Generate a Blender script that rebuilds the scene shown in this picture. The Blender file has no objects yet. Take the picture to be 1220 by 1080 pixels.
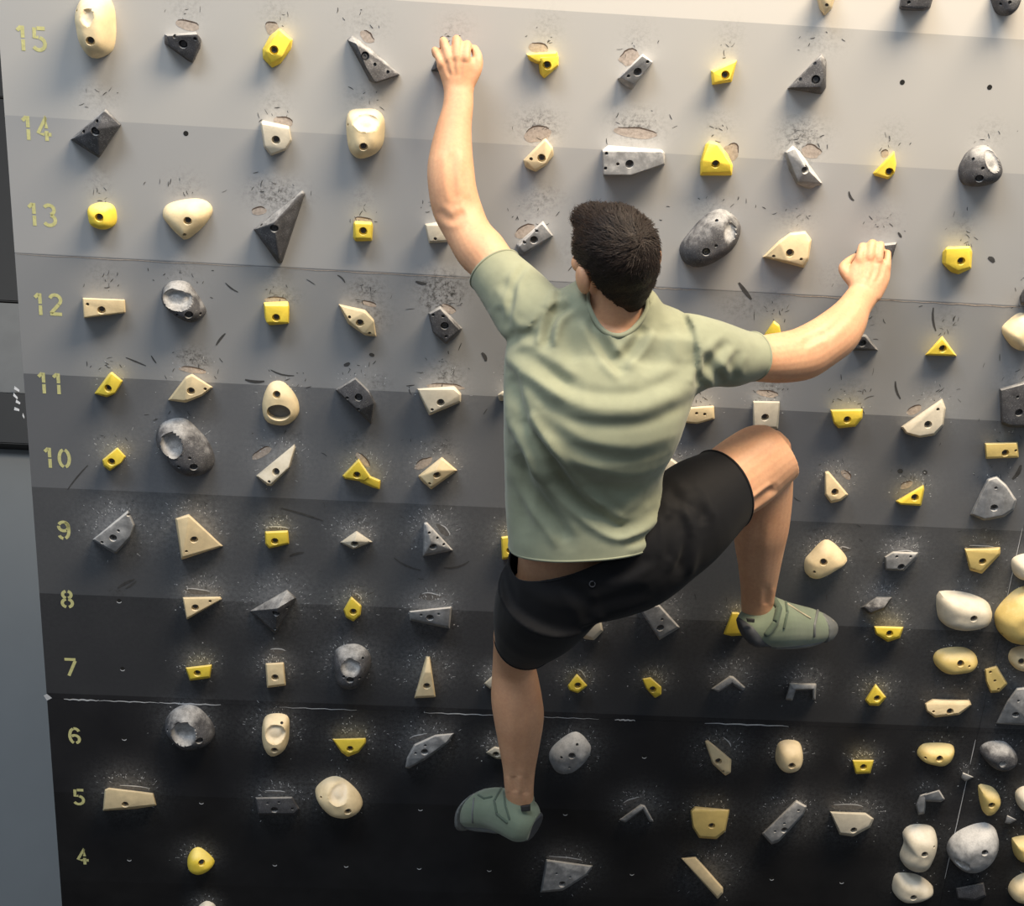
import bpy, bmesh, math, random
import numpy as np
from mathutils import Vector, Matrix, noise
from mathutils.bvhtree import BVHTree

random.seed(7)
rng = np.random.default_rng(7)
scene = bpy.context.scene
COL = scene.collection

# ------------------------------------------------------------------ camera
# Board frame: u along the board, v up its face, w out of the face; it overhangs 40 degrees.
ANG = math.radians(40.0)
SA, CA = math.sin(ANG), math.cos(ANG)
BASE_Z = 0.40
BOARD = Matrix(((1, 0, 0, 0), (0, -SA, -CA, 0), (0, CA, -SA, BASE_Z), (0, 0, 0, 1)))
B3 = np.array([[1, 0, 0], [0, -SA, -CA], [0, CA, -SA]])
F = 1700.0
R = np.array([[0.9975808433962503, 0.06285393978772326, 0.029695843850380377],
              [0.046603147721640426, -0.9216523383509173, 0.38520788392073474],
              [0.051581077065721265, -0.3828920859268529, -0.9223519084510493]])
T = np.array([-1.1094706880628415, 1.8637942442525108, 4.2667403281608065])
CB = -R.T @ T                                   # camera in board frame


def up(x, y, w=0.0):
    """photo pixel -> point of the board frame at distance w from the board face"""
    d = R.T @ np.array([(x - 610) / F, (y - 540) / F, 1.0])
    return CB + d * ((w - CB[2]) / d[2])


def W(p):
    return B3 @ np.asarray(p, float) + np.array([0, 0, BASE_Z])


def scl(p):
    return F / (R @ np.asarray(p) + T)[2]


def proj(pb):
    q = pb @ R.T + T
    return np.c_[610 + F * q[:, 0] / q[:, 2], 540 + F * q[:, 1] / q[:, 2]]


cam = bpy.data.cameras.new('camera')
cam.sensor_width = 36.0
cam.lens = F / 1220 * 36.0
cam.clip_start = 0.05
cam_o = bpy.data.objects.new('camera', cam)
COL.objects.link(cam_o)
ax = [B3 @ R[0], -(B3 @ R[1]), -(B3 @ R[2])]
cw = W(CB)
cam_o.matrix_world = Matrix([[ax[0][i], ax[1][i], ax[2][i], cw[i]] for i in range(3)] + [[0, 0, 0, 1]])
scene.camera = cam_o

# ------------------------------------------------------------------ light
world = bpy.data.worlds.new('world')
scene.world = world
world.use_nodes = True
bg = world.node_tree.nodes['Background']
bg.inputs[0].default_value = (0.72, 0.86, 1.0, 1)
bg.inputs[1].default_value = 0.58


def ceiling_lamp(name, loc, target, size, power, col):
    l = bpy.data.lights.new(name, 'AREA')
    l.shape = 'RECTANGLE'
    l.size, l.size_y = size
    l.energy = power
    l.color = col
    o = bpy.data.objects.new(name, l)
    COL.objects.link(o)
    o.location = loc
    o.rotation_euler = (Vector(target) - Vector(loc)).to_track_quat('-Z', 'Y').to_euler()
    return o


ceiling_lamp('ceiling_lamp', (2.3, -4.6, 4.2), (1.3, -1.9, 2.4), (2.2, 1.2), 325, (1.0, 0.81, 0.57))
ceiling_lamp('cool_fill_lamp', (-0.6, -6.0, 4.2), (0.3, -1.7, 2.2), (2.2, 1.2), 150, (0.88, 0.94, 1.0))  # added cool fill, no known fixture: brightens and cools the board's left side

scene.view_settings.view_transform = 'Standard'
scene.view_settings.look = 'None'
scene.view_settings.exposure = 0.0
scene.view_settings.gamma = 1.0
scene.view_settings.use_curve_mapping = False


# ------------------------------------------------------------------ materials
def s2l(c):
    return tuple((x / 12.92 if x <= .04045 else ((x + .055) / 1.055) ** 2.4) for x in c)


class NT:
    def __init__(self, name, rough=0.6):
        self.m = bpy.data.materials.new(name)
        self.m.use_nodes = True
        self.t = self.m.node_tree
        self.b = self.t.nodes['Principled BSDF']
        self.b.inputs['Roughness'].default_value = rough

    def n(self, typ, **kw):
        x = self.t.nodes.new(typ)
        for k, v in kw.items():
            setattr(x, k, v)
        return x

    def l(self, a, b):
        self.t.links.new(a, b)

    def coord(self, out='Object'):
        return self.n('ShaderNodeTexCoord').outputs[out]

    def noise(self, vec, scale, detail=4, rough=.6):
        x = self.n('ShaderNodeTexNoise')
        x.inputs['Scale'].default_value = scale
        x.inputs['Detail'].default_value = detail
        x.inputs['Roughness'].default_value = rough
        self.l(vec, x.inputs['Vector'])
        return x.outputs['Fac']

    def ramp(self, fac, stops, interp='LINEAR'):
        x = self.n('ShaderNodeValToRGB')
        cr = x.color_ramp
        cr.interpolation = interp
        while len(cr.elements) < len(stops):
            cr.elements.new(0.5)
        for e, (p, c) in zip(cr.elements, stops):
            e.position = p
            e.color = (*c, 1) if len(c) == 3 else c
        self.l(fac, x.inputs[0])
        return x.outputs[0]

    def mix(self, fac, a, b):
        x = self.n('ShaderNodeMix', data_type='RGBA')
        for v, s in ((fac, x.inputs[0]), (a, x.inputs[6]), (b, x.inputs[7])):
            if hasattr(v, 'default_value') or hasattr(v, 'is_linked'):
                self.l(v, s)
            else:
                s.default_value = v if isinstance(v, float) else (*v, 1)
        return x.outputs[2]

    def math(self, op, a, b=None, clamp=False):
        x = self.n('ShaderNodeMath', operation=op)
        x.use_clamp = clamp
        for v, s in ((a, x.inputs[0]), (b, x.inputs[1])):
            if v is None:
                continue
            if isinstance(v, (int, float)):
                s.default_value = v
            else:
                self.l(v, s)
        return x.outputs[0]

    def maprange(self, v, a, b, c=0., d=1.):
        x = self.n('ShaderNodeMapRange')
        self.l(v, x.inputs[0])
        for i, q in enumerate((a, b, c, d)):
            x.inputs[i + 1].default_value = q
        return x.outputs[0]

    def bump(self, h, strength, dist=.002):
        x = self.n('ShaderNodeBump')
        x.inputs['Strength'].default_value = strength
        x.inputs['Distance'].default_value = dist
        self.l(h, x.inputs['Height'])
        self.l(x.outputs[0], self.b.inputs['Normal'])

    def color(self, c):
        if isinstance(c, tuple):
            self.b.inputs['Base Color'].default_value = (*c, 1)
        else:
            self.l(c, self.b.inputs['Base Color'])
        return self.m


def plain(name, c, rough=.6, var=.12, scale=60, bump=0.):
    t = NT(name, rough)
    nz = t.noise(t.coord(), scale)
    lo = tuple(x * (1 - var) for x in c)
    hi = tuple(min(1, x * (1 + var)) for x in c)
    t.color(t.ramp(nz, [(.3, lo), (.7, hi)]))
    if bump:
        t.bump(nz, bump)
    return t.m


def hold_mat(name, c, chalk=(.62, .60, .57), amount=.5, lo=.35, hi=.9, var=.12, spec=.3, rough=.75, speck=0.):
    """moulded resin; chalk dust has settled on the faces that look up the board and in the dishes"""
    t = NT(name, rough)
    t.b.inputs['Specular IOR Level'].default_value = spec
    co = t.coord()
    big = t.noise(co, 35, 5)
    fine = t.noise(co, 260, 3)
    base = t.ramp(big, [(.3, tuple(x * (1 - var) for x in c)), (.72, tuple(min(1, x * (1 + var)) for x in c))])
    if speck:
        base = t.mix(t.math('MULTIPLY', t.maprange(t.noise(co, 420, 4, .7), .52, .68), t.maprange(t.noise(co, 60, 3), .4, .6, .2 * speck, speck), True), base, (.40, .40, .40))
    sep = t.n('ShaderNodeSeparateXYZ')
    t.l(t.coord('Normal'), sep.inputs[0])
    upm = t.math('ADD', sep.outputs[1], t.maprange(big, .3, .7, -.3, .3))
    dust = t.math('MULTIPLY', t.maprange(upm, lo, hi), amount, True)
    at = t.n('ShaderNodeAttribute', attribute_name='chalk')
    dish = t.math('MULTIPLY', at.outputs['Fac'], t.maprange(big, .25, .6, .3, .8))
    m = t.math('MAXIMUM', dust, dish, True)
    m = t.math('MULTIPLY', m, t.maprange(fine, .3, .6, .65, 1.), True)
    t.color(t.mix(m, base, chalk))
    t.bump(fine, .25, .0015)
    return t.m


M = {}
M['cream'] = hold_mat('cream_resin', s2l((.90, .82, .66)), (.80, .72, .60), .35)
M['white'] = hold_mat('white_resin', s2l((.82, .785, .71)), (.74, .71, .65), .4)
M['yellow'] = hold_mat('yellow_resin', s2l((.94, .83, .30)), (.88, .82, .56), .35, var=.08)
M['pale'] = hold_mat('pale_yellow_resin', s2l((.86, .76, .48)), (.80, .72, .55), .35, var=.08)
M['black'] = hold_mat('black_resin', s2l((.30, .30, .315)), (.60, .60, .60), .6, .42, 1.05, .4, speck=.55)
M['grey'] = hold_mat('chalky_grey_resin', s2l((.55, .555, .565)), (.66, .65, .64), .85, .0, .8, .35)
M['bolt'] = plain('black_steel', (.09, .09, .095), .35)
M['bolt'].node_tree.nodes['Principled BSDF'].inputs['Metallic'].default_value = .6


def board_mat():
    t = NT('painted_plywood', .62)
    co = t.coord()
    sep = t.n('ShaderNodeSeparateXYZ')
    t.l(co, sep.inputs[0])
    v = t.math('DIVIDE', sep.outputs[1], 4.0)
    edges = [-1, .716, 1.013, 1.313, 1.612, 1.916, 2.211, 2.513, 2.813, 3.112]
    g = [(.068, .068, .078), (.085, .086, .097), (.115, .117, .132), (.20, .205, .22), (.30, .308, .325),
         (.395, .405, .425), (.54, .548, .562), (.632, .636, .645), (.695, .694, .692), (.80, .79, .775)]
    st = [(max(0, e / 4.0), s2l(c)) for e, c in zip(edges, g)]
    base = t.ramp(v, st, 'CONSTANT')
    mott = t.noise(co, 7, 5)
    base = t.mix(t.maprange(mott, .3, .8, 0., .025), base, (.35, .35, .36))
    at = t.n('ShaderNodeAttribute', attribute_name='chalk')
    n1 = t.noise(co, 95, 8, .85)
    cm = t.math('MULTIPLY', at.outputs['Fac'], t.maprange(n1, .38, .66, .08, 1.2), True)
    at2 = t.n('ShaderNodeAttribute', attribute_name='scuff')
    n2 = t.noise(co, 90, 6, .8)
    sm = t.math('MULTIPLY', at2.outputs['Fac'], t.maprange(n2, .45, .64, 0., 1.1), True)
    c = t.mix(cm, base, (.56, .58, .61))
    c = t.mix(sm, c, (.035, .033, .032))
    t.color(c)
    t.b.inputs['Specular IOR Level'].default_value = .25
    t.bump(t.noise(co, 300, 3), .06, .001)
    return t.m


M['board'] = board_mat()
M['ply'] = plain('plywood_edge', s2l((.62, .50, .36)), .8)
M['number'] = plain('stencil_paint', s2l((.79, .78, .55)), .7, .14, 120)
M['chip'] = plain('worn_paint', s2l((.63, .59, .56)), .8, .25, 140)
M['chipdark'] = plain('worn_paint_rim', s2l((.30, .25, .22)), .8, .3, 140)
M['scuff'] = plain('rubber_scuff', s2l((.24, .24, .245)), .8, .3, 80)
M['chalk'] = plain('chalk_dust', s2l((.74, .75, .77)), .9, .15, 80)
M['chipgrey'] = plain('worn_grey_paint', s2l((.34, .335, .335)), .8, .3, 140)
M['hole'] = plain('dark_hole', (.008, .008, .008), .9)
M['wallgrey'] = plain('grey_paint', s2l((.40, .415, .425)), .6, .05, 3)
M['walldark'] = plain('black_padding', s2l((.09, .09, .095)), .6, .1, 20)
M['wallmid'] = plain('mid_grey_padding', s2l((.36, .37, .38)), .55, .08, 12)
M['floor'] = plain('crash_mat_vinyl', s2l((.22, .23, .25)), .6, .1, 5)


# ------------------------------------------------------------------ object helpers
def link(name, me, mat=None, parent=None, matrix=None):
    o = bpy.data.objects.new(name, me)
    COL.objects.link(o)
    if me is not None and mat is not None:
        me.materials.clear()
        me.materials.append(mat)
    if parent is not None:
        o.parent = parent
    if matrix is not None:
        o.matrix_basis = matrix
    return o


def mesh(name, verts, faces, smooth=False):
    me = bpy.data.meshes.new(name)
    me.from_pydata([tuple(map(float, v)) for v in verts], [], faces)
    me.update()
    if smooth:
        me.polygons.foreach_set('use_smooth', [True] * len(me.polygons))
    return me


def from_bm(name, bm, smooth=False):
    me = bpy.data.meshes.new(name)
    bm.to_mesh(me)
    bm.free()
    if smooth:
        me.polygons.foreach_set('use_smooth', [True] * len(me.polygons))
    return me


def tag(o, label, cat=None, group=None, kind=None):
    if label:
        o['label'] = label
    if cat:
        o['category'] = cat
    if group:
        o['group'] = group
    if kind:
        o['kind'] = kind
    return o


def box(name, lo, hi, mat, parent=None, matrix=None, bevel=0.):
    bm = bmesh.new()
    bmesh.ops.create_cube(bm, size=1)
    for v in bm.verts:
        v.co = Vector([lo[i] + (hi[i] - lo[i]) * (v.co[i] + .5) for i in range(3)])
    if bevel:
        bmesh.ops.bevel(bm, geom=bm.edges[:], offset=bevel, segments=2, affect='EDGES')
    return link(name, from_bm(name, bm), mat, parent, matrix)


# ------------------------------------------------------------------ hold data (traced from crops of the photograph)
CR = {'A1': (0, 0, 310 / 1220), 'A2': (290, 0, 310 / 1220), 'A3': (590, 0, 310 / 1220), 'A4': (880, 0, 340 / 1220),
      'B1': (0, 220, 310 / 1196), 'B2': (290, 220, 310 / 1196), 'B3': (590, 220, 310 / 1196), 'B4': (880, 220, 340 / 1220),
      'C1': (0, 430, 310 / 1220), 'C2': (290, 430, 310 / 1220), 'C3': (580, 480, 320 / 1152), 'C4': (860, 460, 360 / 1220),
      'D1': (0, 680, 310 / 1220), 'D2': (290, 680, 310 / 1220), 'D3': (560, 740, 320 / 1220), 'D4': (860, 700, 360 / 1220),
      'E1': (0, 860, 310 / 1220), 'E2': (290, 860, 310 / 1220), 'E3': (560, 860, 320 / 1220), 'E4': (860, 880, 360 / 1220),
      'E5': (1060, 860, 160 / 785), 'P': (0, 0, 1.0)}
ORD = ['first', 'second', 'third', 'fourth', 'fifth', 'sixth', 'seventh', 'eighth', 'ninth', 'tenth', 'eleventh']


def pts(crop, s):
    x0, y0, k = CR[crop]
    out = []
    for tok in s.split():
        q = [float(a) for a in tok.split(',')]
        out.append((x0 + q[0] * k, y0 + q[1] * k) + tuple(q[2:]))
    return out


# (crop, colour, place, description, outline, tops (x,y,height mm) | 'h' | ('D',h,...), bolts, screws, dishes (x,y,rx,ry,rot,depth mm))
# place: 'col,row' on the numbered grid, or a full label
HOLDS = [
 ('A1','cream','1,15','tall cream egg-shaped climbing hold','395,-25 460,-28 505,5 525,60 530,130 527,200 510,250 470,275 430,283 395,255 365,200 350,130 343,70 360,10','D75','423,193','360,50','413,80,27,38,0,10'),
 ('A1','black','2,15','black angular climbing hold','770,160 920,148 945,185 940,225 905,298 880,285 770,205','785,168,38 925,160,42 938,205,36 902,288,24 790,210,34','858,208','818,173 915,182',''),
 ('A2','yellow','3,15','yellow faceted climbing hold','170,130 232,185 225,230 175,300 135,320 90,275 88,230 120,170','168,140,30 222,190,34 182,265,40 130,298,34 105,240,40','143,235','',''),
 ('A2','black','4,15','long black triangular climbing hold','485,185 510,165 560,195 735,352 620,392 590,380 570,330 500,215','492,190,18 735,350,12 618,386,45 578,320,50 530,205,40','572,262','617,302 678,337',''),
 ('A2','black','5,15','black climbing hold gripped by the raised hand','895,300 905,272 1060,262 1085,280 1080,330 1000,350 878,332','903,300,30 915,280,32 1055,272,32 1070,315,32 898,322,32','','',''),
 ('A3','yellow','6,15','yellow hooked climbing hold','145,250 290,240 298,270 200,302 160,285 | 200,262 298,258 298,310 265,335 230,370 207,345','150,258,28 285,250,35 290,275,35 200,290,32 | 210,270,34 290,265,36 293,305,36 258,332,36 228,360,24','243,307','',''),
 ('A3','grey','7,15','slanted grey bar climbing hold','570,370 690,250 740,290 720,310 660,400 640,425 585,390','585,362,40 690,262,45 738,292,38 650,398,30','668,338','625,357 715,290',''),
 ('A3','yellow','8,15','small yellow wedge climbing hold','1010,330 1135,280 1130,310 1110,385 1015,400','1022,338,38 1128,290,32 1100,372,40 1028,388,38','1080,352','',''),
 ('A4','black','9,15','black triangular climbing hold','205,380 355,228 375,255 375,375 355,405','350,240,35 225,374,30 366,330,50 350,374,50','330,340','263,338 325,270',''),
 ('A4','cream','cream climbing hold with pointed lower end, in the palest band above row 15','325,-45 425,-45 400,35 368,68 345,40','','335,-40,40 412,-40,45 390,28,42 368,58,32','','377,22',''),
 ('A4','black','black block climbing hold in the palest band, above the two empty bolt holes','685,35 700,-40 840,-40 820,35 790,47 700,45','','692,30,45 705,-30,50 832,-30,50 812,30,48 785,42,45','','728,10',''),
 ('A4','black','black rounded climbing hold at the end of the palest band','1095,-40 1205,-40 1200,20 1170,60 1140,72 1105,45','','D55','','1120,18 1160,10',''),
 ('A1','black','1,14','black four-sided climbing hold','328,655 495,508 570,585 465,742','345,648,32 490,520,42 562,587,40 465,732,30 455,605,52','445,618','455,568 392,617',''),
 ('A2','white','3,14','off-white shield-shaped climbing hold','78,575 90,562 215,590 228,660 200,705 130,732 95,690','86,582,36 215,604,38 222,655,38 195,698,36 130,722,32 102,685,36','152,657','',''),
 ('A2','cream','4,14','cream rounded climbing hold with a scooped top','480,560 500,525 560,518 620,523 655,560 660,620 650,690 610,735 540,753 495,715 480,640','D62','563,690','490,586','575,578,58,36,0,14'),
 ('A3','cream','6,14','cream slanted climbing hold','130,750 235,645 270,690 275,730 240,775 190,808 140,785','145,755,32 235,658,40 268,698,38 236,766,42 185,797,34','217,742','168,746',''),
 ('A3','grey','7,14','wide grey ledge climbing hold','500,700 530,680 780,700 798,720 795,775 740,775 690,790 640,825 505,825','503,708,55 640,712,52 785,712,48 792,768,48 690,785,52 638,820,55 507,820,55','630,770','575,770 522,720 517,790',''),
 ('A3','yellow','8,14','yellow gabled climbing hold','985,675 1005,660 1045,668 1090,720 1115,775 1110,825 960,825 960,760','1005,672,34 1040,680,38 1102,772,45 1106,808,40 968,808,40 972,752,45','1034,771','',''),
 ('A4','grey','9,14','grey twisted climbing hold','195,650 230,620 265,650 360,785 300,810 245,785 215,730','205,652,36 240,636,40 352,782,24 255,778,44 285,715,52','287,728','',''),
 ('A4','yellow','10,14','small yellow triangular climbing hold','572,740 665,643 675,700 665,745 640,768 580,752','584,740,30 662,658,35 668,735,40 634,758,36','645,736','',''),
 ('A4','black','11,14','black rounded climbing hold with a finger scoop','1050,630 1090,640 1125,690 1135,740 1100,785 1030,805 970,795 953,740 970,690 1000,650','D62','1030,765','1003,680 1045,720','1085,692,30,46,-.6,16'),
 ('B1','yellow','1,13','round yellow climbing hold','400,110 450,90 510,100 530,150 520,195 470,212 415,190 400,150','D42','455,153','',''),
 ('B1','cream','2,13','cream pebble-shaped climbing hold','740,140 770,95 880,72 945,85 972,130 930,200 860,258 830,250 770,190','D46','862,168','848,231',''),
 ('B2','black','3,13','large grey-black triangular climbing hold','45,205 270,25 285,40 180,360 160,365','55,205,42 268,34,28 276,48,28 165,350,34 140,175,60','140,203','82,184 119,150 230,62',''),
 ('B2','yellow','4,13','tiny yellow cube climbing hold','505,175 515,165 590,170 597,190 592,260 515,262 503,245','512,180,36 588,182,36 586,246,38 515,248,38','550,215','',''),
 ('B2','white','5,13','off-white climbing hold half behind the raised arm','832,180 900,170 960,180 950,265 852,270','840,188,38 950,188,38 940,255,38 856,260,38','','882,250',''),
 ('B3','grey','6,13','chalky grey slanted climbing hold','95,275 220,165 268,235 130,330 105,315','110,285,38 215,180,42 262,235,36 135,315,36','178,255','135,268 191,215',''),
 ('B3','black','8,13','large black pebble climbing hold','855,300 880,255 960,165 1020,128 1070,130 1125,175 1137,225 1100,300 1020,360 935,390 880,375 858,340','D68','970,310','1015,282 1018,165','1080,220,28,42,0,18'),
 ('B4','cream','9,13','cream shark-fin climbing hold','100,310 170,240 220,205 285,198 313,235 300,320 280,358 220,340 130,320','112,308,30 175,250,42 220,215,42 285,210,44 302,250,46 296,312,50 276,348,46 210,328,46','220,293','150,307 268,320',''),
 ('B4','black','10,13','dark climbing hold gripped by the bent arm','495,290 520,260 640,250 678,245 660,310 640,345 560,340','505,292,22 525,272,24 640,258,30 672,255,30 640,338,32 565,332,24','','',''),
 ('B4','yellow','11,13','bright yellow blocky climbing hold','870,290 890,265 990,262 1000,290 995,360 940,385 905,375 868,335','888,275,42 985,272,44 990,352,44 940,370,42 885,338,42','952,328','',''),
 ('B4','cream','pale rounded climbing hold at the board seam, level with row 12','1140,640 1150,610 1220,560 1270,600 1270,700 1200,715 1160,680','','D60','','',''),
 ('B4','black','small dark climbing hold at the board seam between rows 12 and 13','1200,480 1225,435 1260,450 1260,520 1205,515','','1208,480,35 1225,450,35 1255,460,35 1250,505,35 1210,505,35','','',''),
 ('B1','cream','1,12','cream rectangular climbing hold','378,520 575,528 578,590 385,615','382,525,46 572,532,34 573,586,30 387,610,46','466,578','402,551',''),
 ('B1','black','2,12','grey climbing hold with a big chalky pocket','735,530 745,480 790,455 850,460 880,490 930,565 940,600 910,635 870,640 810,610 760,570','D58','868,600','922,595 815,600','812,532,66,44,.1,26'),
 ('B2','yellow','3,12','yellow cube climbing hold','92,540 205,535 212,565 210,640 120,648 97,610','99,558,40 207,558,40 205,634,40 105,634,40','150,613','',''),
 ('B2','cream','4,12','cream leaf-shaped climbing hold','435,548 560,575 600,620 612,700 560,695 480,640','445,558,30 556,588,45 600,630,45 606,692,36 552,684,40 488,628,44','535,637','580,684 487,610',''),
 ('B2','black','5,12','dark angular climbing hold','848,590 905,555 1008,660 990,690 930,735 870,680','858,595,42 905,572,46 992,668,44 930,724,40 876,678,42','925,650','872,600 918,606 932,698',''),
 ('B4','yellow','9,12','yellow climbing hold peeking over the bent arm','110,640 150,580 175,600 190,670 120,680','120,645,32 150,592,35 172,608,35 182,662,35','','',''),
 ('B4','black','10,12','black triangular climbing hold under the elbow','485,710 520,640 545,640 600,710','497,703,36 524,650,38 540,650,38 588,705,26','530,680','',''),
 ('B4','yellow','11,12','yellow flat triangular climbing hold','795,730 870,645 935,735','808,724,34 870,660,36 925,728,34','873,703','',''),
 ('C1','yellow','1,11','small curved yellow climbing hold','440,155 510,60 525,50 578,95 540,155 500,172','455,152,26 522,60,40 570,97,40 538,150,40 500,163,38','505,130','',''),
 ('C1','cream','2,11','cream fan-shaped climbing hold','785,185 870,75 900,60 1000,125 950,165 870,198','800,180,26 872,84,44 900,70,46 990,124,40 945,158,44 870,186,44','895,143','962,133',''),
 ('C2','cream','3,11','cream ring climbing hold with an oval pocket','100,150 130,108 180,105 225,145 255,200 255,260 210,305 150,308 100,285 85,220','D30','155,160','224,290','165,243,58,44,0,44'),
 ('C2','black','4,11','black blade-shaped climbing hold','430,135 525,75 590,140 622,200 600,300 540,245','438,138,36 525,86,42 590,150,50 612,200,48 598,290,28 540,232,50','540,173','487,175 540,228',''),
 ('C2','white','5,11','off-white triangular climbing hold','812,130 990,118 1022,155 1020,195 870,258','820,136,42 985,135,46 1016,160,44 1014,190,40 874,248,44','925,197','885,230',''),
 ('C2','white','6,11','small pale climbing hold edge beside the shirt','1190,160 1215,140 1260,150 1260,185 1200,190','1198,160,34 1216,148,35 1255,155,35 1250,180,34','','',''),
 ('C3','cream','8,11','cream block climbing hold beside the shirt','845,85 850,20 975,12 978,70 900,92','852,80,38 856,26,40 970,18,40 970,66,40 902,86,38','','935,50 900,46',''),
 ('C4','white','9,11','off-white bracket climbing hold above the bent knee','125,60 235,62 228,175 125,175','128,66,44 232,68,40 220,165,40 132,165,44','175,128','',''),
 ('C4','yellow','10,11','yellow trapezoid climbing hold','437,95 570,92 568,130 540,165 470,172 450,150','443,102,36 563,100,36 560,128,38 536,158,36 474,164,36 455,146,38','507,138','',''),
 ('C4','white','11,11','off-white half-moon climbing hold','722,165 890,50 905,90 895,160 860,200 800,210 745,195','732,166,36 886,60,36 898,92,40 890,156,46 856,192,46 798,202,46 748,188,44','833,157','873,95',''),
 ('C4','black','black climbing hold with chalky top at the seam, level with row 11','1120,10 1240,-25 1260,170 1160,168 1125,150 1132,60','','1128,18,52 1240,-12,52 1255,160,50 1165,158,48 1134,145,48','1200,108','1195,45',''),
 ('C1','yellow','1,10','small yellow block climbing hold','478,465 550,405 592,450 570,480 515,518 485,495','484,468,36 550,412,36 585,450,36 565,480,38 516,508,36 490,490,36','522,475','',''),
 ('C1','black','2,10','large black climbing hold with an oval pocket','722,370 740,320 800,290 860,290 910,330 970,400 998,470 985,525 930,550 870,548 810,510 770,440 730,400','D66','908,500','838,498 890,457','806,398,50,58,-.3,32'),
 ('C2','white','3,10','off-white shark-tooth climbing hold','58,540 240,390 245,410 220,500 130,590 110,585','68,542,32 236,402,22 240,412,22 212,500,40 128,578,45 112,574,45','152,522','120,568',''),
 ('C2','yellow','4,10','yellow climbing hold with a curled tail','462,540 540,458 600,545 570,570 475,555 | 550,520 605,548 645,560 640,605 605,595 545,570','470,540,34 540,470,38 590,545,38 565,562,36 478,550,34 | 555,530,36 605,554,34 636,566,30 632,598,28 605,588,30 548,562,34','532,537','',''),
 ('C2','cream','5,10','cream roof-shaped climbing hold','818,540 930,450 1005,515 880,605 830,560','828,542,36 928,462,40 994,514,34 880,594,44 905,515,52','908,538','873,577',''),
 ('C3','white','7,10','white climbing hold between shirt and black shorts','735,260 790,235 850,280 860,330 750,340','745,265,36 790,246,38 840,284,38 845,322,36 755,330,36','','',''),
 ('C4','cream','10,10','cream teardrop climbing hold','415,345 430,342 512,440 480,465 440,475 415,440','418,352,28 430,352,30 502,438,36 476,458,40 442,466,40 420,438,40','457,430','',''),
 ('C4','yellow','11,10','small yellow winged climbing hold','700,465 815,398 818,420 805,485 720,480','708,466,32 810,406,32 812,420,34 800,478,40 724,474,38','780,452','',''),
 ('C4','grey','grey humped climbing hold near the seam, between rows 9 and 10','1000,520 1050,450 1070,375 1110,362 1150,400 1190,460 1180,500 1140,530 1060,545','','1012,518,28 1060,455,44 1078,382,46 1108,372,48 1145,405,56 1182,462,48 1172,498,48 1135,522,56 1060,536,48','1100,493','1107,413',''),
 ('C4','pale','small yellow rectangular climbing hold under the chalky-topped black one','1060,230 1195,225 1200,290 1065,295','','1066,236,38 1190,232,38 1194,284,38 1070,288,38','1145,272','1188,262',''),
 ('C1','grey','1,9','grey crescent climbing hold','432,840 600,700 635,770 615,830 540,910 490,880','440,838,42 600,712,42 626,775,46 608,825,46 540,898,40 494,872,42','530,832','478,852 555,798 600,725',''),
 ('C1','cream','2,9','large cream triangular climbing hold','820,740 885,718 1048,870 850,935','830,745,46 885,730,50 1036,868,20 854,922,46','910,840','874,895',''),
 ('C2','yellow','3,9','small yellow barrel climbing hold','100,800 210,795 215,860 120,882 102,860','106,808,36 206,804,38 208,854,36 122,874,36 108,856,36','147,848','',''),
 ('C2','white','4,9','off-white diamond climbing hold','452,852 530,797 608,850 515,885','462,852,28 530,806,34 598,850,28 515,878,38 525,845,44','522,862','',''),
 ('C2','grey','5,9','grey pointed climbing hold','845,760 860,755 985,890 840,920','850,768,42 862,766,42 975,886,28 848,908,44 880,850,50','890,873','910,832 940,862 872,808',''),
 ('C3','yellow','6,9','yellow climbing hold sliver beside the shirt hem','60,575 95,570 150,585 150,660 65,675','66,582,34 96,578,36 145,590,36 145,652,36 70,666,34','100,635','',''),
 ('C4','cream','10,9','cream acorn-shaped climbing hold','340,720 360,690 430,632 508,700 490,730 390,782 345,770','D44','411,713','374,752',''),
 ('C4','grey','11,9','grey climbing hold with four bolt holes','655,690 690,668 795,672 790,695 735,748 660,745','662,692,40 692,674,42 786,678,32 780,692,34 730,740,42 666,738,40','725,733','707,690 763,690 683,742',''),
 ('C4','pale','yellow triangular climbing hold above the long white rounded one','978,655 1125,650 1125,680 1050,760 1000,745','','984,664,44 1120,660,44 1116,680,46 1048,748,44 1005,734,44','1053,710','1018,740',''),
 ('C4','white','white rounded climbing hold just above the big pale yellow dome','1180,715 1230,690 1270,700 1270,785 1195,780','','D45','','',''),
 ('D1','cream','2,8','cream sideways triangular climbing hold','855,125 1035,122 1042,135 875,232','860,132,42 1028,128,26 1034,136,26 876,222,42','915,175','985,145',''),
 ('D2','black','3,8','black pyramid climbing hold with pale upper face','28,190 205,88 250,130 150,300','38,190,12 205,96,18 240,130,34 150,290,28 160,178,62','150,203','205,175 148,275',''),
 ('D2','yellow','4,8','small yellow five-sided climbing hold','468,185 505,120 555,165 550,210 515,240 480,220','475,186,34 506,130,36 548,168,36 543,208,36 515,232,34 484,214,36','515,195','',''),
 ('D2','grey','5,8','grey keystone climbing hold','775,190 978,168 968,275 780,235','784,195,42 970,177,46 962,264,40 785,228,36','875,222','833,210 915,205 945,262',''),
 ('C3','white','7,8','pale climbing hold tip below the shorts','380,990 400,930 490,930 500,980 460,1020 420,1015','390,985,38 410,940,40 484,940,40 490,976,38 456,1010,36','','',''),
 ('C3','grey','8,8','chalky grey climbing hold below the black shorts','650,880 740,865 830,965 740,1020','660,884,42 738,874,44 818,962,34 740,1008,40','745,967','752,930',''),
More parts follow.
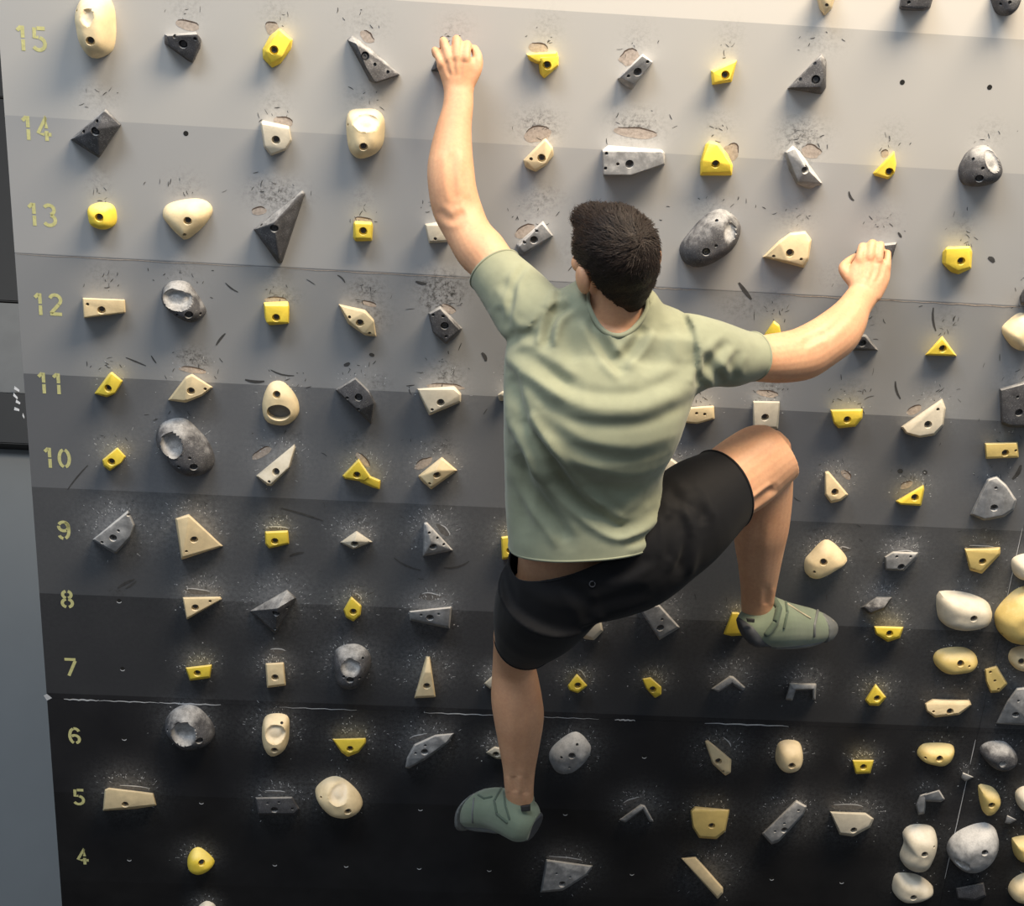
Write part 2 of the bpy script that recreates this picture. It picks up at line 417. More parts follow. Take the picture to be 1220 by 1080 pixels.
 ('D4','yellow','9,8','yellow climbing hold behind a shoe heel','5,190 40,100 65,100 110,130 90,195 40,198','12,188,34 42,108,36 64,106,36 100,134,34 84,188,34','','',''),
 ('C4','black','10,8','low black climbing hold with chalked upper face','560,895 625,850 690,852 660,900 600,925','572,893,30 626,858,18 682,858,18 655,896,36 602,915,34','','',''),
 ('D4','yellow','11,8','yellow boat-shaped climbing hold','612,155 735,160 720,205 670,222 620,190','618,162,36 728,166,36 714,200,38 670,214,36 626,186,38','678,188','',''),
 ('D4','white','long white rounded climbing hold touching the big yellow dome','878,55 905,32 1000,40 1082,75 1100,125 1065,165 960,178 890,150','','D62','1018,128','',''),
 ('D4','pale','big pale yellow dome climbing hold beside the seam, row 8','1116,150 1124,112 1165,62 1220,22 1290,30 1300,220 1185,236 1132,200','','D75','','1133,190',''),
 ('D1','yellow','2,7','small yellow trapezoid climbing hold','868,455 995,440 985,505 890,518','875,461,34 988,448,34 980,498,34 893,510,34','925,483','',''),
 ('D2','cream','3,7','cream upright block climbing hold','102,435 190,430 200,540 110,552','108,442,40 186,438,40 193,532,42 115,542,42','148,503','',''),
 ('D2','black','4,7','black rounded climbing hold with a grey dish','425,400 470,370 540,368 590,410 592,470 550,545 490,565 440,540 420,470','D56','500,515','560,412 470,500 545,505','503,455,44,42,0,16'),
 ('D2','cream','5,7','cream tall spike climbing hold','855,402 875,402 902,595 800,600','860,410,28 873,410,28 880,480,42 896,588,40 806,592,40 850,480,42','860,543','',''),
 ('D3','white','6,7','white climbing hold tip beside the straight calf','62,285 100,250 150,260 150,300 90,310','70,285,34 102,258,36 145,266,36 145,294,36 92,303,34','','',''),
 ('D3','yellow','7,7','small yellow kite-shaped climbing hold','442,295 485,238 535,295 490,330 450,315','448,295,32 486,248,34 526,295,34 488,322,36 455,312,34','490,295','',''),
 ('D3','yellow','8,7','small yellow bean-shaped climbing hold','780,262 820,255 870,300 870,335 840,352 800,310','786,266,32 820,262,34 864,302,36 863,332,36 840,343,34 806,308,36','830,313','',''),
 ('D4','grey','9,7','dark chevron climbing hold with chalked ridge','-45,410 35,355 50,385 -15,425 | 25,358 45,358 97,405 85,420 45,395','-38,410,30 33,364,36 44,384,40 -12,418,38 | 30,365,36 44,366,36 88,405,28 82,412,28 45,388,40','','',''),
 ('D4','grey','10,7','dark bracket-shaped climbing hold with chalked rim','255,455 275,385 310,388 285,460 | 270,388 382,388 380,415 285,418 | 362,390 382,390 378,455 366,455','262,448,36 278,394,40 302,396,42 280,452,38 | 276,394,40 376,394,40 374,410,44 290,412,44 | 366,398,40 378,398,38 374,448,34 369,448,34','','',''),
 ('D4','yellow','11,7','yellow fan-shaped climbing hold','577,455 620,388 665,445 635,480 595,478','584,455,32 620,398,34 657,444,34 632,472,38 598,470,36','628,450','',''),
 ('D4','pale','flat yellow climbing hold under the long white rounded one','862,305 890,265 990,258 1040,300 1010,340 900,350','','D48','965,310','1000,320',''),
 ('D4','cream','cream flat-topped climbing hold under the flat yellow one','818,470 850,450 1000,455 1010,475 960,515 860,527 825,500','','824,472,38 852,458,34 996,462,34 1002,476,38 956,508,44 862,518,44 830,498,42','922,503','855,503',''),
 ('D4','pale','narrow upright yellowish climbing hold with three screw holes','1060,330 1110,315 1155,390 1120,425 1085,428 1065,380','','1066,334,30 1108,324,32 1146,390,34 1118,418,34 1088,420,34 1071,380,34','','1085,343 1103,378 1117,412',''),
 ('D4','cream','small cream climbing hold under the big pale yellow dome','1165,300 1180,260 1240,250 1270,290 1240,338 1190,335','','D40','1212,303','',''),
 ('D4','grey','grey curved climbing hold at the seam between rows 6 and 7','1105,550 1150,460 1190,405 1260,400 1260,560 1130,556','','1112,548,20 1155,462,44 1192,414,46 1255,408,46 1255,550,46 1140,550,30','1187,515','1198,460',''),
 ('D1','black','2,6','black round climbing hold with a chalk-white pocket','765,745 790,690 850,655 910,660 960,700 998,760 990,815 920,845 850,840 790,790','D62','935,800','785,750 925,835','862,765,56,58,0,30'),
 ('D2','cream','3,6','cream oval climbing hold with a dish','85,740 105,700 160,690 205,705 212,760 200,840 150,878 110,865 85,810','D52','145,845','180,715','150,770,46,44,0,14'),
 ('D2','yellow','4,6','yellow boat-shaped climbing hold','415,790 575,785 575,810 540,855 490,875 460,855','422,794,34 570,790,34 568,810,36 536,848,36 490,866,34 464,848,36','500,838','',''),
 ('D2','grey','5,6','long grey fin climbing hold','758,925 765,880 800,815 900,770 990,762 960,810 850,890 775,930','764,920,34 772,882,42 806,822,44 900,778,44 980,768,34 950,808,42 846,882,44 778,922,36','850,852','853,822 808,858 933,820',''),
 ('D3','white','6,6','white climbing hold tip beside the lower calf','70,600 110,570 160,580 160,630 120,628','78,598,34 112,578,36 155,586,36 155,622,36 122,620,34','118,608','',''),
 ('D3','grey','7,6','grey oval climbing hold with four bolt holes','360,640 385,580 480,520 545,575 545,620 480,685 400,700','D44','463,615','415,622 452,668 487,563',''),
 ('D3','cream','9,6','cream sliced climbing hold','1065,545 1080,540 1188,630 1185,690 1160,705 1100,650','1070,552,32 1080,548,34 1180,632,38 1177,686,40 1158,696,38 1104,645,40','1128,640','1150,685',''),
 ('D4','cream','10,6','cream round knob climbing hold','222,690 235,645 275,632 320,645 332,700 310,740 260,752 228,730','D48','283,722','',''),
 ('D4','yellow','11,6','small yellow cup-shaped climbing hold','525,697 615,697 600,752 540,755','530,702,36 610,702,36 596,746,36 543,748,36','572,727','',''),
 ('D4','pale','flat yellow climbing hold beside the seam, level with row 6','797,675 830,645 935,650 938,690 890,720 810,705','','D44','880,695','823,690',''),
 ('E5','black','dark grey rounded climbing hold across the seam, level with row 6','538,195 570,150 640,137 700,150 755,215 740,260 680,290 600,275','','D50','','','657,243,18,18,0,8'),
 ('E5','grey','tiny grey foothold on the seam between rows 5 and 6','415,330 425,295 495,325 440,352','','422,328,18 430,304,20 485,326,16 440,345,18','','',''),
 ('E1','cream','1,5','wide cream ledge climbing hold','482,420 490,320 510,310 720,335 735,395 640,410','487,414,42 494,324,44 510,316,44 716,342,38 728,390,36 640,404,40','587,390','513,412',''),
 ('E2','black','3,5','black slab climbing hold with chalk-rimmed edges','52,355 230,352 265,410 240,440 70,440','60,362,38 226,360,38 256,410,38 236,432,38 74,432,38','145,415','112,385 167,380 230,410',''),
 ('E2','cream','4,5','cream rounded climbing hold with a thumb dish','332,350 370,300 425,280 480,300 540,360 555,420 500,455 430,450 370,415','D58','490,425','363,357','445,352,42,42,0,16'),
 ('P','black','6,5','small dark climbing hold under the lower shoe','572,962 606,958 606,976 572,978','575,966,14 603,963,14 603,974,14 575,975,14','','',''),
 ('D3','grey','8,5','dark chevron climbing hold edged with chalk','675,905 775,832 795,852 705,918 | 770,832 795,838 835,912 815,915','682,904,26 775,840,34 788,852,36 705,910,30 | 775,840,34 792,846,34 828,908,24 817,908,26','','',''),
 ('E3','pale','9,5','pale yellow bucket climbing hold','1000,405 1020,385 1100,405 1180,400 1160,500 1120,535 1040,530 1010,480','1006,410,44 1022,394,40 1100,410,38 1172,406,44 1154,496,46 1116,526,44 1044,522,44 1016,478,46','1098,475','',''),
 ('E4','grey','10,5','slanted grey bar climbing hold','160,385 300,248 345,275 330,310 230,420 200,430','168,384,40 300,258,42 336,278,42 324,308,42 228,410,42 202,420,40','253,372','310,292 253,345 215,377',''),
 ('E4','white','11,5','white wedge climbing hold under peeled paint','435,295 580,300 615,325 600,360 530,398 475,390','442,302,42 580,308,44 606,326,44 592,356,44 528,388,44 480,382,44','533,372','',''),
 ('E5','grey','chalk-dusted dark curled climbing hold beside the seam, level with row 5','150,490 175,430 220,415 205,540 165,548 | 175,432 290,398 325,455 300,472 275,455 205,468','','158,488,38 180,436,40 212,424,40 196,530,34 172,536,34 | 182,438,40 286,406,42 314,452,36 292,462,36 272,446,38 205,458,36','','',''),
 ('E5','pale','yellow half-dome climbing hold past the seam, level with row 5','527,400 560,388 620,410 655,470 620,530 570,555 545,520','','D40','597,492','',''),
 ('E5','grey','tiny grey foothold under the yellow half-dome hold','670,595 685,545 745,575 700,600','','676,592,16 688,553,18 736,575,16 700,594,16','','',''),
 ('E5','white','white rounded climbing hold past the seam, level with the yellow half-dome','745,440 790,400 850,410 850,530 770,520','','D42','','',''),
 ('E1','yellow','2,4','round pointed yellow climbing hold','875,660 900,615 940,610 1000,665 985,700 930,720 885,700','D38','945,665','',''),
 ('E3','grey','7,4','large pale grey triangular climbing hold','318,778 345,625 560,655 530,700 420,770','326,770,44 350,634,48 550,660,34 524,696,40 420,760,46','418,740','393,692 455,708',''),
 ('E3','cream','9,4','cream slanted bar climbing hold','957,620 1025,612 1150,755 1150,780 1125,808','964,626,40 1022,620,40 1142,757,40 1142,778,40 1125,798,38','','1050,725',''),
 ('E5','white','cream kidney-shaped climbing hold beside the seam near row 4','90,680 130,640 200,632 265,650 288,710 265,800 220,870 150,888 90,860 72,810 95,740','','D62','205,780','260,735','180,690,50,20,0,6'),
 ('E5','grey','large grey rounded climbing hold past the seam near row 4','352,760 400,690 500,640 590,630 645,680 640,760 580,840 500,885 420,880 365,830','','D70','557,770','','430,845,44,22,.3,12'),
 ('E5','pale','pale yellow climbing hold past the large grey rounded one near row 4','725,720 740,700 800,690 840,700 840,820 750,815','','D45','','',''),
 ('E5','white','off-white rounded climbing hold below the cream kidney-shaped one','25,990 40,925 80,910 180,925 260,985 255,1020 170,1050 80,1055 35,1030','','D50','140,1032','',''),
 ('E5','black','black slab climbing hold below the large grey rounded one','385,975 550,940 565,1020 500,1050 395,1040','','393,980,36 545,950,38 556,1016,38 498,1040,38 402,1032,36','','',''),
 ('E5','cream','cream rounded climbing hold past the black slab, below row 4','705,1010 730,950 800,910 850,920 850,1060 740,1058','','D48','','',''),
 ('E1','white','2,3','white lowest climbing hold','915,905 940,872 970,860 1005,880 1010,930 940,935','D40','','',''),
]
EMPTY_HOLES = [(1075, 98), (1179, 104), (221.5, 159), (142, 716), (146, 797), (148, 880), (240, 956), (154, 1024),
               (327.5, 1030), (412.5, 1031.5), (499.5, 1034), (583, 1036.5), (753, 1041), (501, 964), (673.6, 969.6),
               (767.7, 901.5), (919.6, 1047), (1003, 1051)]

# ------------------------------------------------------------------ the setting
U0, U1, U2 = -0.197, 2.301, 3.9
JV = [0.113, 1.313, 2.513, 3.713]

wall_back = box('wall_back', (U0 + .01, JV[0] + .01, -.10), (U1 - .01, JV[3] - .01, -.0185), M['ply'], matrix=BOARD)
tag(wall_back, 'overhanging plywood climbing board painted in grey bands', kind='structure')
wall_right = box('wall_right', (U1 + .01, JV[0] + .01, -.10), (U2, JV[3] - .01, -.0185), M['ply'], matrix=BOARD)
tag(wall_right, 'neighbouring overhanging climbing board past the seam', kind='structure')

hold_info = []       # (u, v, radius) of every hold for chalk and scuffs
for h in HOLDS:
    o_ = [q for part in h[4 if ',' in h[4][:8] and h[4][0] in '-0123456789' else 3].split('|') for q in pts(h[0], part)]
    P_ = np.array([up(q[0], q[1]) for q in o_])
    c_ = P_.mean(0)
    hold_info.append((c_[0], c_[1], float(np.abs(P_[:, :2] - c_[:2]).max()), h[1]))
HI = np.array([q[:3] for q in hold_info])

SCUFF_SPOTS = [(325, 232, .05, .7), (228, 425, .03, 1.2), (240, 432, .02, 1.), (440, 345, .04, .5), (440, 378, .05, .6), (525, 343, .05, 1.3),
               (518, 365, .03, .8), (640, 150, .05, .55), (757, 150, .05, .5), (955, 160, .05, .6), (950, 185, .04, .5),
               (533, 452, .035, .8), (527, 532, .03, .8), (425, 525, .04, .5), (343, 355, .03, .5), (350, 520, .03, .6), (430, 622, .03, .7), (330, 615, .03, .6),
               (920, 460, .04, .4), (650, 235, .04, .4), (700, 300, .06, .3), (885, 365, .05, .4), (1000, 330, .05, .2), (450, 455, .03, .6), (140, 705, .02, .8)]


def panel(name, u0, u1, v0, v1, parent, step=.008):
    nu, nv = int(round((u1 - u0) / step)), int(round((v1 - v0) / step))
    gu, gv = np.meshgrid(np.linspace(u0, u1, nu + 1), np.linspace(v0, v1, nv + 1))
    gu, gv = gu.ravel(), gv.ravel()
    n = len(gu)
    idx = np.arange(n).reshape(nv + 1, nu + 1)
    quads = np.stack([idx[:-1, :-1], idx[:-1, 1:], idx[1:, 1:], idx[1:, :-1]], -1).reshape(-1, 4)
    verts = np.c_[gu, gv, np.zeros(n)]
    # border + back so that the sheet has its thickness
    ring = list(idx[0, :]) + list(idx[1:, -1]) + list(idx[-1, -2::-1]) + list(idx[-2:0:-1, 0])
    back = verts[ring] - [0, 0, .018]
    allv = np.vstack([verts, back])
    k = len(ring)
    sides = [(ring[(i + 1) % k], ring[i], n + i, n + (i + 1) % k) for i in range(k)]
    me = mesh(name, allv, [tuple(map(int, q)) for q in quads] + [tuple(map(int, s)) for s in sides] + [tuple(range(n + k - 1, n - 1, -1))])
    chalk = np.zeros(len(allv))
    scuff = np.zeros(len(allv))
    for (hu, hv, hr, colr) in hold_info:
        if not (u0 - .3 < hu < u1 + .3 and v0 - .3 < hv < v1 + .3):
            continue
        amp = np.interp(hv, [.6, 1.2, 1.9, 2.15, 2.4, 3.0], [.20, .28, .34, .20, .07, .0])
        if hu > 2.15:
            amp *= .45
        s = hr * .62 + .014
        d2 = ((gu - hu) / s) ** 2 + ((gv - hv - .028) / (s * .9)) ** 2
        chalk[:n] += amp * np.exp(-d2 * .55)
        if 2.2 < hv < 3.1:
            scuff[:n] += .28 * np.exp(-(((gu - hu) / (s * .8)) ** 2 + ((gv - hv - .075) / .035) ** 2))
    for (x, y, r, a) in SCUFF_SPOTS:
        p = up(x, y)
        scuff[:n] += a * np.exp(-(((gu - p[0]) / r) ** 2 + ((gv - p[1]) / (r * .7)) ** 2))
    chalk[:n] += .03 * np.clip(np.interp(gv, [1.2, 1.8, 2.2], [0, 1, 0]), 0, 1)
    for nm, arr in (('chalk', chalk), ('scuff', scuff)):
        a = me.attributes.new(nm, 'FLOAT', 'POINT')
        a.data.foreach_set('value', np.clip(arr, 0, 1).astype(np.float32))
    o = link(name, me, M['board'], parent)
    return o


G = .0004
panels = []
for i in range(3):
    panels.append(panel('plywood_panel', U0, U1 - G, JV[i] + (G if i else 0), JV[i + 1] - G, wall_back, .008 if i != 2 else .010))
side_panels = [panel('plywood_panel', U1 + G, U2, JV[i] + (G if i else 0), JV[i + 1] - G, wall_right, .012 if i < 2 else .05) for i in range(3)]


def panel_at(u, v):
    i = 0 if v < JV[1] else (1 if v < JV[2] else 2)
    return panels[i] if u < U1 else side_panels[i]


# kicker under the board, floor mats, wall beside the board
kick = box('trim_1', (U0, -.02, 0.0), (U2, .06, BASE_Z + JV[0] * CA - .005), M['wallgrey'])
tag(kick, 'vertical kickboard under the climbing board', kind='structure')
floor = box('floor', (-5, -9, -.35), (6, .9, 0), M['floor'])
tag(floor, 'dark padded gym floor', kind='structure')


# the grey wall seen past the board edge: vertical, behind the overhang
def on_wall(x, y, Y):
    d = B3 @ (R.T @ np.array([(x - 610) / F, (y - 540) / F, 1.0]))
    return cw + d * ((Y - cw[1]) / d[1])


WY = .35
wall_left = box('wall_left', (-5, WY, -.3), (.6, WY + .12, 5.5), M['wallgrey'])
tag(wall_left, 'plain grey wall beyond the free edge of the climbing board', kind='structure')
zs = [on_wall(10, y, WY - .05)[2] for y in (-60, 117, 360, 470, 532)]
for (a, b, m_, nm, d_) in ((0, 1, 'walldark', 'wall_pad', .05), (1, 2, 'walldark', 'wall_pad', .05), (2, 3, 'wallmid', 'wall_pad', .05), (3, 4, 'walldark', 'wall_pad', .075)):
    box(nm, (-3.2, WY - d_, zs[b] + .003), (.3, WY, zs[a] - .003), M[m_], wall_left, bevel=.004)

# chalky finger marks on the dark pad
vs, fs = [], []
for (xa, ya, xb, yb) in ((17, 462, 23, 466), (16, 470, 21, 475), (19, 478, 24, 481), (17, 487, 23, 489), (27, 494, 29, 498)):
    a, b = (on_wall(x_, y_, WY - .0762) for x_, y_ in ((xa, ya), (xb, yb)))
    i = len(vs)
    vs += [a + [0, 0, .006], a - [0, 0, .006], b - [0, 0, .004], b + [0, 0, .004]]
    fs.append((i, i + 1, i + 2, i + 3))
link('chalk_mark', mesh('chalk_mark', vs, fs), M['chalk'], wall_left)


# ------------------------------------------------------------------ flat marks on the board
def strip(pl, wd, w=.0006, taper=False):
    pl = np.array(pl, float)
    n = len(pl)
    vs, fs = [], []
    for i in range(n):
        a, b = pl[max(0, i - 1)], pl[min(n - 1, i + 1)]
        tdir = (b - a) / (np.linalg.norm(b - a) + 1e-9)
        nn = np.array([-tdir[1], tdir[0]])
        ww = wd * (.25 + .75 * math.sin(math.pi * (i + .5) / n)) if taper else wd
        vs += [(*(pl[i] + nn * ww / 2), w), (*(pl[i] - nn * ww / 2), w)]
    for i in range(n - 1):
        fs.append((2 * i, 2 * i + 1, 2 * i + 3, 2 * i + 2))
    return vs, fs


def arc(cx, cy, rx, ry, a0, a1, n=9):
    return [(cx + rx * math.cos(math.radians(a0 + (a1 - a0) * i / n)), cy + ry * math.sin(math.radians(a0 + (a1 - a0) * i / n))) for i in range(n + 1)]


DIG = {'1': [[(.30, 0), (.30, .45)], [(.30, .52), (.30, 1)], [(.08, .80), (.25, .97)]],
       '2': [arc(.3, .72, .24, .24, 160, -50), [(.44, .52), (.08, .10)], [(.05, .08), (.57, .08)]],
       '3': [arc(.28, .73, .22, .21, 150, -75), arc(.28, .28, .25, .23, 75, -150)],
       '4': [[(.40, 0), (.40, .42)], [(.40, .52), (.40, 1), (.05, .32), (.30, .27)], [(.44, .27), (.60, .27)]],
       '5': [[(.55, .93), (.22, .93)], [(.12, .96), (.11, .56), (.28, .58)], arc(.28, .31, .25, .25, 80, -150)],
       '6': [arc(.3, .68, .23, .25, 20, 100, 6), arc(.3, .5, .24, .43, 105, 255, 10), arc(.3, .3, .23, .23, 130, -75)],
       '7': [[(.03, .93), (.57, .93)], [(.55, .86), (.20, 0)]],
       '8': [arc(.3, .74, .2, .19, 105, 255), arc(.3, .74, .2, .19, 75, -75), arc(.3, .28, .24, .22, 105, 255), arc(.3, .28, .24, .22, 75, -75)],
       '9': [arc(.3, .70, .23, .23, -50, 155), arc(.3, .70, .23, .23, 175, 300, 6), arc(.3, .5, .24, .43, 75, -75, 10), arc(.3, .3, .23, .24, -160, -100, 5)],
       '0': [arc(.3, .5, .23, .43, 100, 260), arc(.3, .5, .23, .43, 80, -80)]}
NUMS = [('15', 37, 46), ('14', 43, 153), ('13', 50, 256), ('12', 57, 363), ('11', 61, 457), ('10', 68, 546), ('9', 76, 632),
        ('8', 80, 714), ('7', 84, 795), ('6', 89, 877), ('5', 94, 950), ('4', 98.5, 1021), ('3', 102, 1090)]
for s, x, y in NUMS:
    c = up(x, y)
    hh = .053
    vs, fs = [], []
    pitch = .66 * hh
    for k, ch in enumerate(s):
        ox = c[0] + (k - (len(s) - 1) / 2) * pitch - .3 * hh
        for pl in DIG[ch]:
            a, b = strip([(ox + px_ * hh, c[1] - hh / 2 + py_ * hh) for px_, py_ in pl], .0082, .0005)
            fs += [tuple(i + len(vs) for i in f) for f in b]
            vs += a
    o = link('painted_number', mesh('painted_number', vs, [f[::-1] for f in fs]), M['number'], panel_at(c[0], c[1]))
    o['label'] = 'yellow stencilled number %s' % s

# empty bolt holes: dark sockets with a chalk crescent on the lower lip
bm = bmesh.new()
bmesh.ops.create_circle(bm, cap_ends=True, segments=12, radius=.0058, matrix=Matrix.Translation((0, 0, .0004)))
hole_me = from_bm('bolt_hole', bm)
hole_me.materials.append(M['hole'])
vs, fs = strip(arc(0, 0, .0062, .0062, 200, 340, 8), .0026, .0007, True)
lip_me = mesh('chalk_lip', vs, [f[::-1] for f in fs])
lip_me.materials.append(M['chalk'])
for x, y in EMPTY_HOLES:
    p = up(x, y)
    o = link('bolt_hole', hole_me, None, panel_at(p[0], p[1]), Matrix.Translation((p[0], p[1], 0)))
    if y > 700:
        link('chalk_lip', lip_me, None, o)

# worn patches where turned holds have chewed the paint (px centre, half axes, rotation)
CHIPS = [(223, 30, 14, 6, -.1), (324, 33, 8, 8, .3), (437, 43, 9, 6, -.6), (641, 57, 12, 6, -.2), (750, 68, 13, 8, .5),
         (640, 160, 17, 9, .3), (757, 158, 27, 6, -.05), (870, 182, 9, 12, -.4), (966, 181, 12, 8, -.2), (1054, 183, 5, 4, .5),
         (337, 145, 12, 6, -.2), (308, 252, 9, 5, .3), (432, 263, 12, 4, 0), (626, 276, 13, 8, .5), (329, 358, 15, 4, 0), (534, 368, 9, 5, -.4),
         (439, 362, 10, 3, -.2), (228, 441, 16, 4, -.1), (531, 461, 22, 4, 0), (312, 540, 14, 5, .65), (432, 548, 12, 4, -.8), (505, 552, 12, 5, .6),
         (330, 630, 13, 3, 0), (528, 632, 10, 4, -.8), (235, 705, 15, 4, -.05), (425, 712, 7, 4, -.7), (512, 711, 13, 5, 0), (330, 776, 10, 3, 0),
         (497, 879, 12, 3, .4), (327, 944, 14, 2, 0), (158, 939, 19, 3, -.06), (840, 966, 18, 2, 0), (1010, 962, 20, 4, 0),
         (672, 1024, 24, 3, -.1), (914, 469, 14, 4, -.1), (1089, 489, 10, 5, .5), (1008, 566, 8, 4, -.7), (1080, 578, 8, 4, .5), (1005, 655, 7, 4, 0),
         (1168, 652, 18, 2, 0), (1076, 660, 14, 4, 0), (690, 803, 9, 4, -.7), (865, 885, 10, 3, -.8), (752, 955, 12, 3, .5)]
for x, y, rx, ry, ro in CHIPS:
    c = up(x, y)
    k = scl(c)
    n = 18
    seed = random.random() * 50

    def blob(f, w):
        out = []
        for i in range(n):
            a = 2 * math.pi * i / n
            q = f * (1 + .28 * noise.noise(Vector((math.cos(a) * 1.4, math.sin(a) * 1.4, seed))))
            ex, ey = rx * q * math.cos(a) / k, ry * q * math.sin(a) / k
            out.append((c[0] + ex * math.cos(ro) - ey * math.sin(ro), c[1] + ex * math.sin(ro) + ey * math.cos(ro), w))
        return out
    a = blob(1.0, .0004)
    o = link('paint_chip', mesh('paint_chip', a, [tuple(range(n))]), M['chip'] if c[1] > 2.0 else M['chipgrey'], panel_at(c[0], c[1]))
    top = [(q[0], q[1]) for q in a[1:8]]
    vs, fs = strip(top, .003, .0007, True)
    link('chip_rim', mesh('chip_rim', vs, [f[::-1] for f in fs]), M['chipdark'] if c[1] > 2.0 else M['chalk'], o)


def scatter(parent, name, mat, items):
    vs, fs = [], []
    for a, b in items:
        fs += [tuple(i + len(vs) for i in f[::-1]) for f in b]
        vs += a
    if not vs:
        return
    o = link(name, mesh(name, vs, fs), mat, parent)
    o['kind'] = 'stuff'


# rubber streaks and chalk specks, one set per sheet
streaks = {p.name: [] for p in panels + side_panels}
specks = {p.name: [] for p in panels + side_panels}


def add_streak(u, v, ang, ln, wd):
    pl = []
    bend = random.uniform(-.5, .5)
    for i in range(5):
        t_ = i / 4 - .5
        pl.append((u + math.cos(ang) * ln * t_ - math.sin(ang) * bend * ln * t_ * t_, v + math.sin(ang) * ln * t_ + math.cos(ang) * bend * ln * t_ * t_))
    streaks[panel_at(u, v).name].append(strip(pl, wd, .0005, True))


for i in range(85):
    u, v = random.uniform(.1, 2.25), random.triangular(1.35, 2.95, 2.3)
    add_streak(u, v, random.choice([1.0, 2.0, -.3, .2, 1.5]) + random.uniform(-.3, .3), random.uniform(.006, .025), random.uniform(.001, .0024))
for (x, y, x2, y2, wd) in [(268, 338, 283, 349, 2), (150, 426, 174, 436, 2), (180, 424, 186, 433, 2), (257, 411, 268, 397, 3), (495, 336, 508, 339, 4), (880, 337, 895, 357, 5),
                           (292, 454, 315, 456, 4), (322, 443, 350, 450, 2), (403, 327, 412, 336, 2), (410, 436, 417, 433, 5), (140, 700, 160, 690, 4), (150, 702, 163, 693, 3), (335, 605, 385, 620, 3),
                           (345, 662, 362, 658, 4), (468, 667, 500, 682, 3), (530, 680, 560, 672, 3), (575, 420, 580, 430, 5), (80, 583, 104, 554, 2), (1110, 367, 1113, 395, 3), (1065, 455, 1071, 476, 3),
                           (1010, 229, 1016, 240, 3), (1070, 277, 1074, 283, 3), (1178, 306, 1185, 312, 6), (1208, 572, 1218, 555, 6), (1070, 560, 1075, 563, 7), (1100, 561, 1104, 565, 6), (440, 422, 446, 424, 5)]:
    a, b = up(x, y), up(x2, y2)
    d = b - a
    add_streak((a[0] + b[0]) / 2, (a[1] + b[1]) / 2, math.atan2(d[1], d[0]), float(np.linalg.norm(d)), wd / 520)
for i, (hu, hv, hr, colr) in enumerate(hold_info):
    dens = np.interp(hv, [.6, 1.2, 1.9, 2.15, 2.3], [32, 54, 58, 18, 0])
    if hu > 2.1:
        dens *= .3
    for k in range(int(dens)):
        a = random.gauss(math.pi / 2, 1.0)
        r = hr * .75 + abs(random.gauss(0, .019))
        u, v = hu + math.cos(a) * r, hv + math.sin(a) * r + .008
        if not (U0 < u < U2 and .2 < v < 3.6) or abs(u - U1) < .006:
            continue
        if k % 2:
            ln = random.uniform(.002, .008)
            specks[panel_at(u, v).name].append(strip([(u, v), (u + math.cos(a) * ln * .5, v + math.sin(a) * ln * .5), (u + math.cos(a + .15) * ln, v + math.sin(a + .15) * ln)], random.uniform(.0006, .0013), .0006))
            continue
        s = random.uniform(.0006, .0019)
        t_ = random.uniform(0, 3)
        q = [(u + s * math.cos(t_ + j * 1.57) * random.uniform(.6, 1.6), v + s * math.sin(t_ + j * 1.57) * random.uniform(.6, 1.6), .0006) for j in range(4)]
        specks[panel_at(u, v).name].append((q[::-1], [(0, 1, 2, 3)]))
    nd = np.interp(hv, [1.9, 2.2, 2.5, 3.05, 3.1], [4, 10, 10, 6, 0])
    for k in range(int(nd)):
        u, v = hu + random.gauss(0, hr * .6), hv + hr + random.uniform(-.01, .035)
        add_streak(u, v, random.uniform(0, 3.1), random.uniform(.003, .014), random.uniform(.0008, .002))
for p in panels + side_panels:
    scatter(p, 'rubber_scuffs', M['scuff'], streaks[p.name])
    scatter(p, 'chalk_specks', M['chalk'], specks[p.name])

# chipped white edges along the sheet joints and the seam
for pl in ([(52, 829), (56, 827), (62, 832), (56, 835)],):
    q = [up(*a) for a in pl]
    link('joint_chip', mesh('joint_chip', [(a[0], a[1], .0006) for a in q][::-1], [(0, 1, 2, 3)]), M['chalk'], panels[0])
for (x0, y0, x1, y1, wd, pi_) in [(76, 832, 118, 833.5, 2.2, 0), (118, 833.3, 190, 835.4, 1.4, 0), (190, 835.2, 263, 838, 2, 0), (333, 840, 425, 842.5, 1, 0), (505, 845.5, 590, 848.6, 1.5, 0),
                                  (640, 850, 714, 853, .8, 0), (733, 854.5, 757, 855.2, 2.2, 0), (840, 859.3, 940, 862.6, 2, 0),
                                  (930, 347.5, 1090, 354.5, 1.3, 1), (1090, 354, 1218, 359, 1.6, 1), (770, 341.5, 830, 344, 1.2, 1), (20, 302, 300, 316, .8, 1), (340, 320, 560, 328, .9, 1)]:
    a, b = up(x0, y0), up(x1, y1)
    jv = JV[pi_ + 1]
    pl = [(a[0] + (b[0] - a[0]) * i / 12, jv - .002 + .0012 * math.sin(i * 2.1 + x0)) for i in range(13)]
    vs, fs = strip(pl, wd / 480, .0006, True)
    link('joint_chip', mesh('joint_chip', vs, [f[::-1] for f in fs]), M['chalk'] if pi_ == 0 else M['chip'], panels[pi_])
for (va, vb) in ((.82, 1.19), (1.21, 1.29), (1.73, 1.93)):
    i = 0 if vb < JV[1] else 1
    vs, fs = strip([(U1 - .003, va + (vb - va) * k / 6) for k in range(7)], .0022, .0006, True)
    link('joint_chip', mesh('joint_chip', vs, [f[::-1] for f in fs]), M['chalk'], panels[i])


